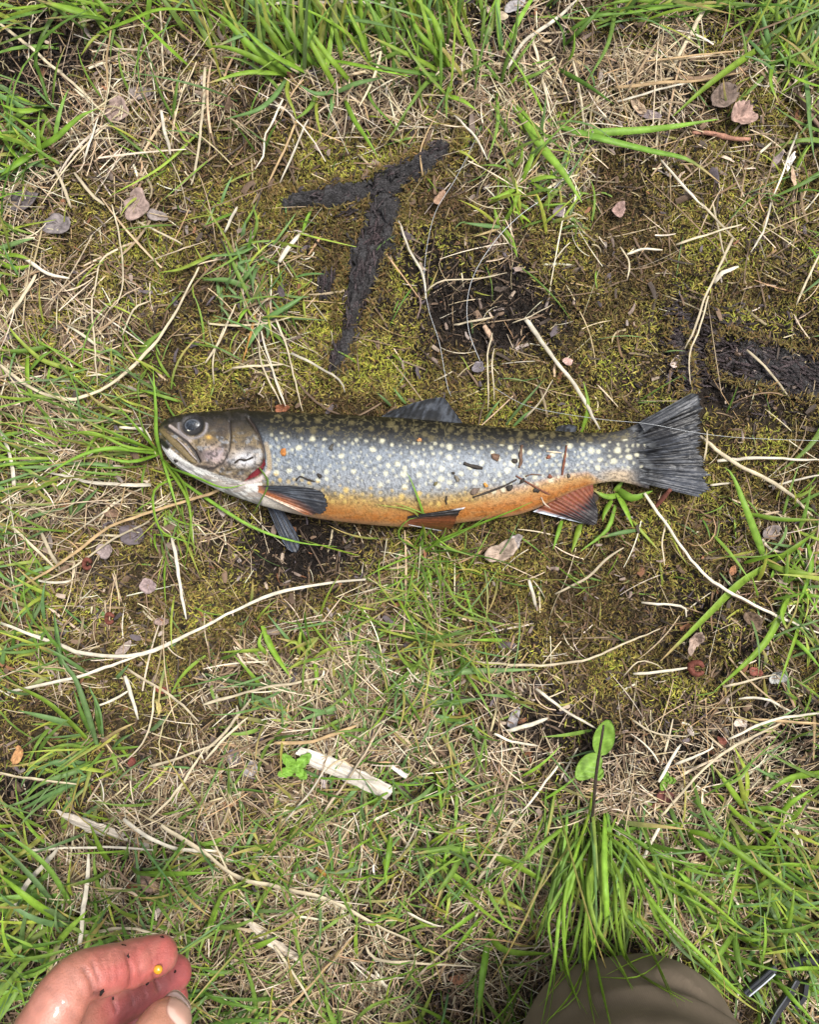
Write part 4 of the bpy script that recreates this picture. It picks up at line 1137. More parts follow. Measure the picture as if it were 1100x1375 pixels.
    solid('thumb_nail', (np.vstack([G, low]), np.vstack([Qn[:, ::-1], Qn + m, Qr[:, ::-1]]), np.zeros((0, 3), int)), np.array(Cn * 2), M_NAIL, PERSON)
    # sleeve far back on the forearm
    c = catmull([pz(185, 2150, .297), pz(210, 2350, .318), pz(240, 2600, .35)], 24)
    g = tube_geo(c, np.interp(np.linspace(0, 1, 24), [0, .05, .3, 1], [.040, .047, .050, .060]), 28, 1.0, cap=False)
    solid('sleeve', g, (.05, .06, .055), M_CLOTH, PERSON)
    return bv
HBVH = build_hand()
loc, nr = hit(HBVH, 210, 1301)
def ball(name, label, cat, loc, r, col, mat, squash=.8):
    n, m = 10, 16
    ph = np.linspace(.001, PI - .001, n); th = np.linspace(0, 2 * PI, m, endpoint=False)
    A, B = np.meshgrid(ph, th, indexing='ij')
    rr = r * (1 + .10 * (fbm(A * 2, B * 2, 77, 2) - .5))
    V = np.stack([loc[0] + rr * np.sin(A) * np.cos(B), loc[1] + rr * np.sin(A) * np.sin(B), loc[2] + squash * rr * np.cos(A)], -1)
    i = np.arange(n * m).reshape(n, m)
    Q = np.stack([i[:-1], i[1:], np.roll(i[1:], -1, 1), np.roll(i[:-1], -1, 1)], -1).reshape(-1, 4)
    o = solid(name, (V.reshape(-1, 3), Q, np.zeros((0, 3), int)), col, mat)
    return tag(o, label, cat)
ball('fish_egg', 'single yellow fish egg stuck to the index finger', 'egg', loc + nr * .0008, .0017, (.62, .30, .02), M_EGG)
for q, (a, b, r, lab) in enumerate([(217, 1258, 1.5, 'black soil speck at the tip of the index finger'), (172, 1283, 1.2, 'round black soil speck at the joint crease of the index finger'), (166, 1269, 1.3, 'black soil speck on the upper edge of the index finger'),
                      (198, 1320, 1.2, 'black soil speck on the middle finger near the egg'), (235, 1304, 1.3, 'black soil speck at the tip of the middle finger'), (137, 1331, 1.9, 'dark dirt lump in the crook of the index finger'), (152, 1340, 1.0, 'tiny dark speck deep in the curled palm')]):
    loc, nr = hit(HBVH, a, b)
    flake('soil_speck', lab, 'soil speck', (loc.x, loc.y, loc.z + .0003), nr, r * .0006, r * .0005, q * 1.3, (.012, .009, .008), M_TWIG, curl=.3, n=9, thick=.0004, seed=q, rings=2, rough_edge=.35)

def build_knee():
    gs = []
    # shin on the ground, knee cap, thigh rising to the back
    c = catmull([pz(850, 1455, .085), pz(835, 1700, .07), pz(800, 2100, .06)], 24)
    gs.append(tube_geo(c, np.linspace(.076, .055, 24), 32))
    c = catmull([pz(838, 1447, .083), pz(860, 1462, .090), pz(890, 1600, .16), pz(930, 2300, .30)], 30)
    gs.append(tube_geo(c, np.interp(np.linspace(0, 1, 30), [0, .1, .4, 1], [.074, .085, .088, .098]), 36))
    c = catmull([pz(815, 1458, .075), pz(848, 1448, .088), pz(885, 1466, .075)], 16)
    gs.append(tube_geo(c, np.array([.058, .066, .069, .070] + [.071] * 8 + [.070, .069, .066, .058]), 32))
    V, Q, T, N = remeshed(*join_geo(gs), .0034, 120)
    V[:, 1] -= .0045
    V[:, 0] = .134 + (V[:, 0] - .134) * 1.09
    u, v = UV(V[:, 0], V[:, 1], V[:, 2])
    # folds in the cloth
    f = np.sin((v - .25 * (u - 850) * np.sign(u - 850)) / 17 + 5 * fbm(u / 120, v / 120, 601, 2))
    V = V + N * (.0006 * f * sst(1300, 1345, v) * (.3 + fbm(u / 60, v / 60, 603, 2)) + 0.0022 * (fbm(u / 90, v / 80, 605, 2) - .5))[:, None]
    C = np.array([.138, .108, .078]) * (.85 + .3 * fbm(u / 25, v / 25, 607, 3))[:, None]
    solid('trousers', (V, Q, T), C, M_CLOTH, PERSON)
    return bvh_of(V, [f for f in (Q, T) if len(f)])
KBVH = build_knee()

# ------------------------------------------------------------------ grass tufts and single shoots one can pick out
GC = {'b': (.170, .285, .028), 'm': (.140, .235, .036), 'd': (.085, .16, .022), 'u': (.125, .215, .068), 'y': (.26, .32, .045), 'o': (.42, .20, .05), 't': (.42, .30, .14), 'l': (.19, .33, .04)}
def blade(parent, pts, w, h, ck, over=None, droop=.35, tip=None, fold=.32, name='blade', seg=None, lift=.002, texp=2.6):
    n = seg or max(8, min(22, int(sum(math.dist(a, b) for a, b in zip(pts[:-1], pts[1:])) / 9)))
    c2 = catmull(pts, n); s = np.linspace(0, 1, n)
    z = lift + h * (1 - (1 - s) ** 2) * (1 - droop * s ** 2) + gh(*P(c2[:, 0], c2[:, 1]))
    if over is not None:
        for i in range(n):
            loc, _ = hit(over, c2[i, 0], c2[i, 1])
            if loc is not None: z[i] = max(z[i], loc.z + .0035)
        for _ in range(8): z[1:-1] = np.maximum(z[1:-1], (z[:-2] + z[2:]) / 2)
    x, y = P(c2[:, 0], c2[:, 1], z)
    c = np.stack([x, y, z], 1)
    d = np.gradient(c, axis=0); d /= np.linalg.norm(d, axis=1)[:, None]
    side = np.cross(d, [0, 0, 1.0]); side /= np.linalg.norm(side, axis=1)[:, None] + 1e-9
    ro = rng.normal(0, .3); up = np.cross(side, d)
    side = side * math.cos(ro) + up * math.sin(ro); up = np.cross(side, d)
    hw = .5 * w * S * (1 - z / H) * (.6 + .4 * np.minimum(1, s / .25)) * (1 - .93 * s ** texp)
    L = c + side * hw[:, None] + up * (fold * hw)[:, None]; R = c - side * hw[:, None] + up * (fold * hw)[:, None]
    L2 = L - up * .00018; R2 = R - up * .00018; c0 = c - up * .00018
    V = np.stack([L, c, R, R2, c0, L2], 1).reshape(-1, 3)
    i = np.arange(n * 6).reshape(n, 6)
    Q = np.concatenate([np.stack([i[:-1, j], i[:-1, (j + 1) % 6], i[1:, (j + 1) % 6], i[1:, j]], -1).reshape(-1, 4) for j in range(6)])
    col = np.array(GC[ck]) * rng.uniform(.82, 1.18) * (1 + .07 * rng.uniform(-1, 1, 3))
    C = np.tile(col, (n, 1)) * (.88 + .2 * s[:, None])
    if tip is not None:
        tw = sst(.72, .95, s)[:, None]; C = C * (1 - tw) + np.array(GC[tip]) * tw
    C = np.repeat(C, 6, 0); C = C.reshape(n, 6, 3); C[:, 1] *= 1.12; C[:, (0, 2)] *= .95; C = C.reshape(-1, 3)
    return solid(name, (V, Q, np.zeros((0, 3), int)), C, M_GRASS, parent)

def parse(t):
    """'x,y x,y x,y|width|colour[|height mm]'"""
    f = t.split('|')
    return [tuple(float(k) for k in q.split(',')) for q in f[0].split()], float(f[1]), f[2], (float(f[3]) / 1000 if len(f) > 3 else None)

TUFTS = [
 ('bright grass tuft at the left edge below black soil', (45, 205), 22, None, ['45,203 75,185 105,158 130,146|8|b', '45,205 25,190 0,183|8|y', '45,205 20,222 0,236|10|b', '40,205 30,235 5,258|7|m', '70,145 30,138 0,115|8|u', '65,142 30,150 0,140|8|b', '68,195 50,180 30,165 5,150|6|b', '48,203 55,180 62,160|6|b', '40,210 32,232 30,250|6|b']),
 ('grass tuft at the top edge over the black soil', (150, 35), 28, None, ['130,45 175,28 215,13 275,15|7|b', '65,140 55,105 47,80 56,55 85,30 125,10|5|d', '120,5 60,8 0,13|6|b', '140,25 100,15 50,0|11|b', '152,22 135,5 125,-8|8|b', '70,140 75,95 88,60|4|m', '150,30 170,12 190,-5|7|d', '148,28 110,22 60,25|5|d', '135,45 122,55 108,75|4|y']),
 ('dark thin bent grass blades by the gray leaf litter top left', (232, 165), 10, None, ['205,215 165,182 130,145|4|d', '232,158 236,125 241,95|5|d', '233,160 215,125 200,85|4|d', '270,175 215,225 145,264|4|y', '235,165 250,190 265,178|3|y']),
 ('largest bright grass tuft at the top centre', (400, 105), 32, None, ['383,103 350,82 310,65 275,62|8|b', '383,100 330,98 275,113|7|b', '390,100 340,65 300,25 280,12|10|b', '400,95 375,60 350,25 330,0|9|b', '455,125 430,80 405,30 400,-10|8|b', '475,115 440,75 415,40 395,10|8|b',
   '385,105 368,130 345,148 302,160|7|u', '388,105 385,125 395,150 398,163|6|y', '450,125 480,112 515,104|7|u', '455,122 425,126 400,113|6|u', '425,125 418,142 405,155 394,160|6|m', '447,125 445,145 440,162|6|u', '425,130 425,155 432,185|5|y', '462,130 475,160 495,190 507,210|7|b',
   '492,110 498,135 520,160 535,175|5|m', '548,148 530,175 516,195|3.5|m', '440,80 490,90 552,103|6|b', '432,35 480,28 550,42|6|u', '500,90 485,50 470,20 460,-5|7|b', '505,85 530,72 555,68|6|m', '395,95 340,52 325,48 275,70|7|u', '430,95 400,60 380,20 375,-10|8|b', '460,85 450,40 430,0|6|b', '520,80 505,30 490,-10|7|m', '415,100 360,70 320,30|8|b', '400,90 398,50 400,10|6|d']),
 ('dense dark green grass tuft at the top beside bare soil', (602, 100), 36, None, ['605,100 585,70 560,40 548,5|8|b', '600,95 590,45 575,15 553,-5|9|b', '612,98 585,75 550,50|8|b', '600,102 570,85 530,65 490,45|7|b', '600,103 560,98 520,92 488,80|6|d', '603,105 575,110 552,140 535,165|6|m', '605,108 630,95 662,80|5|d', '600,95 595,50 588,-5|5|d', '600,62 604,25 598,-5|5|d', '610,100 588,60 580,20|7|b', '608,105 600,130 600,160|5|m', '596,128 620,135 640,148|7|b', '640,105 636,70 628,35|5|m']),
 ('grass shoot with broad leaf trailing down right of the forked root', (672, 120), 22, None, ['672,118 680,85 692,50 697,-5|6|d', '675,115 660,95 648,82|5|d', '678,105 700,75 722,45|5|m', '685,135 705,160 730,200 755,230 782,272|13|l', '690,140 725,175 760,205 782,228|6|d', '668,125 668,170 655,215|5|m', '690,110 720,100 745,85|5|m', '680,118 690,108 696,100|5|b']),
 ('pair of long flat grass blades at the upper right', (735, 170), 12, None, ['735,165 790,182 875,203 925,215 970,247|9|l', '770,178 825,177 890,172 965,160|10|l']),
 ('thin dark grass shoot at the top right of centre', (760, 60), 24, None, ['760,60 790,30 815,0|6|d', '758,70 755,40 735,15|5|d', '760,45 800,22 850,18|6|d', '828,0 822,40 812,70 785,115|6|m', '745,90 790,115 825,140|6|d', '755,95 770,70 772,40|5|b', '700,95 720,85 745,80|4|m']),
 ('small pale green grass tuft on moss right of the forked root', (700, 245), 12, None, ['700,245 715,210 718,185|8|b', '700,250 675,262 655,268|6|b', '700,252 693,268 690,285|7|b', '708,245 735,238 762,240|6|b', '690,225 700,215 702,195|6|b', '712,243 730,255 760,265|6|b', '685,228 665,222 645,222|4|m', '690,222 680,215 672,220|5|u']),
 ('tiny three leaved grass seedling on moss below the pale tuft', (674, 305), 8, None, ['672,305 650,303 622,299|6|u', '670,302 666,288 664,277|5.5|b', '675,305 688,325 695,345|8|b|4', '676,300 685,285 692,268|6|b', '673,306 655,312 636,318|3.5|t|3']),
 ('grass tuft at the upper right corner', (1035, 75), 26, None, ['1027,60 990,85 950,115 903,157|9|b', '1035,70 1030,45 1022,10|7|u', '1040,80 1035,110 1047,140|6|b', '1045,80 1070,85 1105,92|8|b', '1080,90 1085,130 1088,170 1094,212|8|u', '1075,95 1060,75 1045,50|7|b', '1100,75 1085,45 1078,20|6|m', '1075,70 1062,40 1055,10|6|m', '1068,90 1060,108 1050,125|4|y', '1040,82 1055,70 1085,60|6|b', '1050,95 1080,110 1110,118|7|b', '1035,85 1028,60 1020,40|6|d']),
 ('flat grass blades lying along the top right edge', (950, 10), 14, None, ['950,0 900,8 825,21|7|b', '970,10 1000,25 1050,28 1105,24|7|m', '955,15 905,23 860,10 820,12|5|d', '900,5 850,0 800,10|6|b', '1000,-5 960,8 930,20|6|m']),
 ('long yellow green grass blade in the straw at the left edge', (110, 500), 9, None, ['112,500 65,487 45,475 20,450 0,423|6.5|y', '37,475 37,510 48,548|7|b', '65,465 30,471 -5,470|7|m', '70,478 90,500 122,525|5|m', '40,497 55,480 72,470|6|m']),
 ('broad green grass blade beside the long bent straw', (183, 482), 8, None, ['183,482 200,460 218,444|9|m', '190,482 198,478 203,474|5|m', '195,500 185,520 188,545|4|m', '163,480 165,450 158,428|3|m', '165,480 150,470 130,475|4|u']),
 ('grass blade at the left edge over moss', (0, 318), 10, None, ['-5,318 25,305 75,295|5|y', '0,345 20,343 45,350|7|b', '-5,335 25,325 45,320|7|u', '-5,350 20,360 45,355|7|b', '0,380 8,392 10,400|6|b']),
 ('blue green grass tuft amid straw left of the charred root', (335, 395), 10, None, ['335,388 305,376 272,376|8|u', '352,432 380,415 408,397|8|u', '357,430 343,448 332,468|8|u|5', '335,400 318,365 298,320|6|m', '340,375 320,355 345,348|6|u', '318,385 335,365 345,352|7|u', '335,330 345,300 338,272|5|m', '342,330 322,340 275,345|7|u', '335,410 325,422 318,435|6|b', '343,420 335,455 325,487|4|o|4', '356,433 360,445 358,455|6|u', '330,402 310,398 290,398|4|u', '320,315 338,285 344,272|4|m']),
 ('grass blade crossing moss at the left of the forked root', (280, 342), 6, None, ['290,340 265,352 240,362 213,366|6|y']),
 ('thin grass tuft growing at the snout of the trout', (214, 608), 26, 'F', ['210,607 175,593 130,585 62,574|5|b', '212,609 150,602 105,613 55,642|6|b', '208,605 160,585 105,560|4.5|b', '219,622 210,585 209,550 205,495|5.5|l|30', '212,610 240,640 250,660 256,700 247,765|4.5|b', '240,640 212,653 205,672 216,712 256,730|4|b', '213,607 180,570 150,535|4|b', '210,608 190,570 185,540|4|m', '214,612 250,668 258,720 262,745|4|b', '215,610 175,620 130,612|5|b', '217,615 225,640 240,690|4|l', '213,605 170,600 120,580 70,590|4|b', '220,625 262,640 300,655 330,650|4|l|36', '225,632 275,668 340,708 400,728 452,734|4.5|l|14', '348,628 360,650 340,690|3|m|44']),
 ('broad grass blades lying in straw left of the trout head', (95, 692), 9, None, ['50,662 95,650 132,630|6|m', '-5,610 35,630 56,641|7|m', '95,692 112,676 132,655|8|u', '95,692 95,680 101,668|7|u', '18,702 55,690 92,680|6|u', '160,627 120,623 85,628|6|u', '60,640 35,655 0,658|4|m', '100,630 65,645 55,655|4|y']),
 ('three leaved grass shoot on moss behind the dorsal fin', (690, 570), 8, None, ['680,570 700,545 733,508|4.5|u', '690,572 705,558 722,546|4.5|u', '650,568 660,552 676,532|4|u', '525,545 515,535 507,528|4|u', '545,542 535,530 528,520|4|u']),
 ('single upright grass blade behind the straw at the tail stalk', (781, 580), 10, None, ['781,580 789,555 790,540 784,512|6|b']),
 ('lance leaved green seedling under the tail stalk', (830, 662), 10, None, ['830,657 850,668 877,659|12|l|8', '828,662 840,685 851,708|11|l|8', '827,678 815,712 780,740|6|l|8', '797,657 788,668 775,676|7|l', '832,665 815,667 797,658|8|l|9', '825,660 832,652 838,645|7|l', '851,700 866,718 888,742|4.5|y|3', '822,672 812,690 810,700|7|b|6', '855,712 835,715 805,722|6|u']),
 ('grass blades poking from under the anal fin', (760, 690), 6, None, ['755,698 750,715 743,738|6|b', '781,700 775,720 768,742|8|b']),
 ('large four leaved grass shoot at the right below the tail', (1030, 758), 14, None, ['1030,757 1005,690 985,640 974,628|10|l', '1030,758 990,785 950,825 887,888|14|l|10', '1032,757 1060,740 1097,714|10|b', '1032,758 1065,768 1105,772|9|b', '1008,690 1050,697 1105,698|7|b', '1040,765 1036,775 1035,772|7|l']),
 ('long arched grass blade at the right below the four leaved shoot', (1062, 790), 12, None, ['1064,785 1045,832 1020,872 960,928|10|b', '1085,730 1090,760 1075,805 1065,812|7|b', '1055,850 1080,870 1105,900|6|b', '1080,810 1070,850 1045,925|6|b', '1070,800 1095,800 1110,805|6|b', '1068,810 1085,830 1105,845|6|m', '1060,800 1050,825 1060,850|7|b']),
 ('grass tuft with pale base on moss at the lower left', (130, 1005), 16, None, ['130,1000 115,950 100,910 85,890 75,862|8|u', '120,995 95,970 60,940 0,911|8|b', '105,975 70,965 24,954|9|u', '138,990 132,950 118,920|7|u', '140,992 160,980 182,970|5|t', '150,1005 163,993 177,985|7|u', '150,1005 170,1004 190,1002|5|m', '120,1005 90,1000 62,1006|6|m', '115,1025 75,1023 48,1034|8|u', '120,1030 65,1048 25,1069|7|u', '115,1045 60,1070 12,1097|7|u', '150,1010 155,1025 157,1035|6|m', '82,895 78,860 72,822|10|u', '125,990 110,960 98,925|6|d', '135,985 130,960 126,935|6|d']),
 ('thin dark grass tuft below the pelvic fin', (560, 740), 20, 'F', ['555,735 570,700 552,645 546,635|4|b|34', '560,735 585,700 570,690 530,675|3|m|30', '565,735 640,705 690,685 715,674|4.5|b|26', '562,738 535,720 545,700 560,695|3|m|26', '560,740 545,725 527,735|3|t', '568,740 610,740 660,750 700,762|3|d', '565,745 600,785 620,815 680,842|4|m', '560,745 550,790 540,830|3|b', '570,742 595,720 600,700|3.5|b|20', '560,745 580,800 590,850|3.5|d', '565,740 620,715 660,690|3|m|18', '555,745 520,760 490,775|3|b', '575,735 560,690 505,677|3|y|30']),
 ('flat blue green grass blades lying below the trout', (570, 930), 8, None, ['555,943 600,944 650,937|10|u', '560,905 640,901 722,899|9|u', '525,830 600,868 650,910 742,957|6|d', '572,960 610,968 642,980|10|u', '340,935 372,950 397,972|10|u', '467,944 430,957 402,968|9|u', '380,1000 480,955 540,910 598,850|5|m', '275,905 330,918 390,918|7|u', '440,1075 450,1030 456,968|4|m', '342,1050 360,1000 420,940|5|m', '413,1010 418,985 424,958|5|u', '475,985 472,950 474,925|8|u', '478,1005 490,975 485,955|7|u', '280,1065 330,1060 385,1070|5|d']),
 ('yellow green branching grass shoot below the trout belly', (420, 885), 10, None, ['357,872 325,874 296,876|6|y', '352,840 365,872 392,912|9|b', '420,885 440,872 462,868|6|y', '418,880 408,855 398,830|8|l', '420,885 402,890 385,900|6|y', '422,885 425,910 420,930|6|b', '415,880 395,862 380,870|6|y', '401,880 402,862 404,845|6|y', '360,880 348,865 352,848|6|l']),
 ('curved grass shoot beside brown soil at the right', (1002, 1085), 16, None, ['1002,1082 1003,1040 985,1000|7|y', '1000,1085 975,1050 958,1028|8|b', '1005,1087 1035,1085 1065,1095|7|l', '1105,1037 1060,1045 1028,1067|9|b', '1045,1100 1060,1080 1090,1060|8|b']),
 ('long leaning grass blades at the left edge above the hand', (60, 1260), 34, None, ['92,1240 50,1215 -5,1172|11|b', '80,1222 45,1180 -5,1128|9|u', '100,1222 60,1160 -5,1110|8|m', '72,1272 92,1248 118,1222|9|l|50', '-5,1290 50,1285 105,1270|8|m', '-5,1320 50,1300 100,1278|7|d', '20,1298 26,1325 33,1352|7|b', '98,1245 72,1225 30,1205|9|u', '-5,1265 40,1270 90,1262|8|d', '150,1160 135,1140 120,1105|8|b', '183,1172 225,1173 280,1172|9|b', '70,1200 85,1190 120,1185|5|y', '150,1165 125,1180 85,1190|7|m', '-5,1300 40,1310 75,1290|8|m', '5,1345 20,1330 40,1320|7|b', '130,1240 128,1215 125,1195|5|m']),
 ('bright forked grass shoot at the bottom left of the knee', (652, 1205), 20, None, ['650,1203 610,1175 568,1146|10|l', '655,1205 680,1212 706,1223|8|y', '650,1215 625,1235 585,1262|8|l', '652,1225 635,1245 608,1278|8|b', '656,1255 647,1320 642,1378|10|l|34', '655,1245 678,1275 742,1281|10|b|22', '640,1140 700,1165 765,1205|10|b|28', '620,1145 605,1175 583,1203|9|m|30', '765,1105 715,1145 665,1190|6|b|34', '640,1145 600,1140 555,1147|9|m', '680,1165 705,1205 730,1248|4|u', '670,1165 680,1205 690,1250|4|m']),
 ('tall grass tuft hanging over the brown trouser knee', (800, 1100), 60, 'K', ['800,1105 770,1180 752,1230 745,1290 727,1378|5|l|70', '802,1108 792,1180 800,1240 830,1290 850,1330|6|l|75', '805,1105 830,1170 840,1230 870,1270 905,1345|5|b|70', '798,1110 760,1200 760,1290 780,1355|5|b|70', '803,1100 795,1180 785,1260 790,1330 800,1378|5|b|75', '800,1110 810,1200 800,1260 770,1330 730,1378|4|b|75', '806,1110 860,1190 910,1250 960,1300 1000,1340|6|b|60', '804,1108 850,1160 880,1230 900,1270 860,1310 800,1312|5|b|60', '808,1105 870,1160 940,1200 1010,1260|6|b|45', '796,1110 770,1170 745,1210 720,1265|5|m|55', '805,1110 825,1180 830,1250 850,1300 920,1345|4.5|b|75', '797,1105 780,1150 742,1190 735,1260|5|d|50', '804,1105 812,1160 815,1230 808,1280|8|l|60', '800,1112 790,1170 778,1240 765,1290 735,1340|5|b|65', '802,1105 840,1140 880,1190 885,1240|5|b|50', '799,1110 785,1190 800,1290 820,1378|4|b|75', '806,1108 890,1150 960,1165|5|m|35']),
 ('broad bright grass blades in the lower right corner', (985, 1240), 40, None, ['905,1112 960,1125 1020,1165 1105,1225|9|b|40', '982,1105 993,1145 985,1195 975,1243|7|l|45', '1010,1155 1035,1130 1055,1095|9|b|40', '990,1245 970,1275 950,1305|10|m|35', '985,1248 992,1290 1000,1320|9|m|35', '1020,1305 1028,1265 1027,1225|7|l|45', '1030,1300 1060,1335 1090,1368|8|l|40', '1040,1285 1060,1240 1068,1190|7|b|45', '1105,1235 1070,1248 1030,1250|10|m|40', '1100,1180 1075,1195 1050,1215|7|b|40', '1105,1300 1080,1300 1050,1302|6|b|35', '990,1245 960,1243 935,1240|6|m|30', '915,1110 945,1140 965,1165|7|l|35', '970,1200 965,1240 955,1255 935,1262|6|b|45', '1105,1165 1060,1160 1035,1162|7|b|35', '895,1295 940,1310 985,1345|6|b|30', '935,1285 960,1310 990,1340|7|b|30', '1000,1200 1020,1190 1050,1170|8|m|30', '930,1195 925,1185 910,1170|8|l|25']),
 ('dark grass blades at the bottom edge left of the knee', (560, 1340), 26, None, ['560,1378 575,1345 582,1328|6|y', '610,1378 580,1360 550,1348|5|b', '470,1378 500,1350 550,1335|6|m', '345,1378 340,1330 325,1285|7|m', '330,1275 350,1268 375,1257|9|b', '420,1200 400,1215 370,1235|5|m', '405,1145 395,1170 385,1200|5|d', '478,1140 470,1165 455,1190|7|b', '525,1120 520,1160 515,1185|8|b', '440,1190 412,1170 410,1160|8|u|10', '275,1240 310,1245 350,1230|7|m', '275,1255 300,1200 335,1180|6|b', '300,1300 310,1270 320,1240|5|d', '460,1180 440,1175 420,1162|7|o|8', '270,1330 300,1345 350,1355|6|d', '275,1378 320,1370 370,1372|7|d']),
]
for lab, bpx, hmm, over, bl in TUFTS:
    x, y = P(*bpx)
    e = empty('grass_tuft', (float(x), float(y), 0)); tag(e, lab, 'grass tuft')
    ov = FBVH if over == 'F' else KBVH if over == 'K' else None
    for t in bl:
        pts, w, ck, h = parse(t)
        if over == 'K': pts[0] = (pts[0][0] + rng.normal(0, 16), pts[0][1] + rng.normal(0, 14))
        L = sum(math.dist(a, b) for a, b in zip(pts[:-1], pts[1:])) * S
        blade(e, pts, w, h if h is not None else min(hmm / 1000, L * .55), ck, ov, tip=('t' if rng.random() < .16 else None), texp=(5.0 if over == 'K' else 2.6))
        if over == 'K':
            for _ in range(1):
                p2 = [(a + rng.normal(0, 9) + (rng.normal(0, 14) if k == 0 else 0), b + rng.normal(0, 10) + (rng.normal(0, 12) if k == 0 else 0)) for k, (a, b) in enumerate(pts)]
                blade(e, p2, w * rng.uniform(.45, .8), h * rng.uniform(.6, 1), ck, ov, texp=4.0)

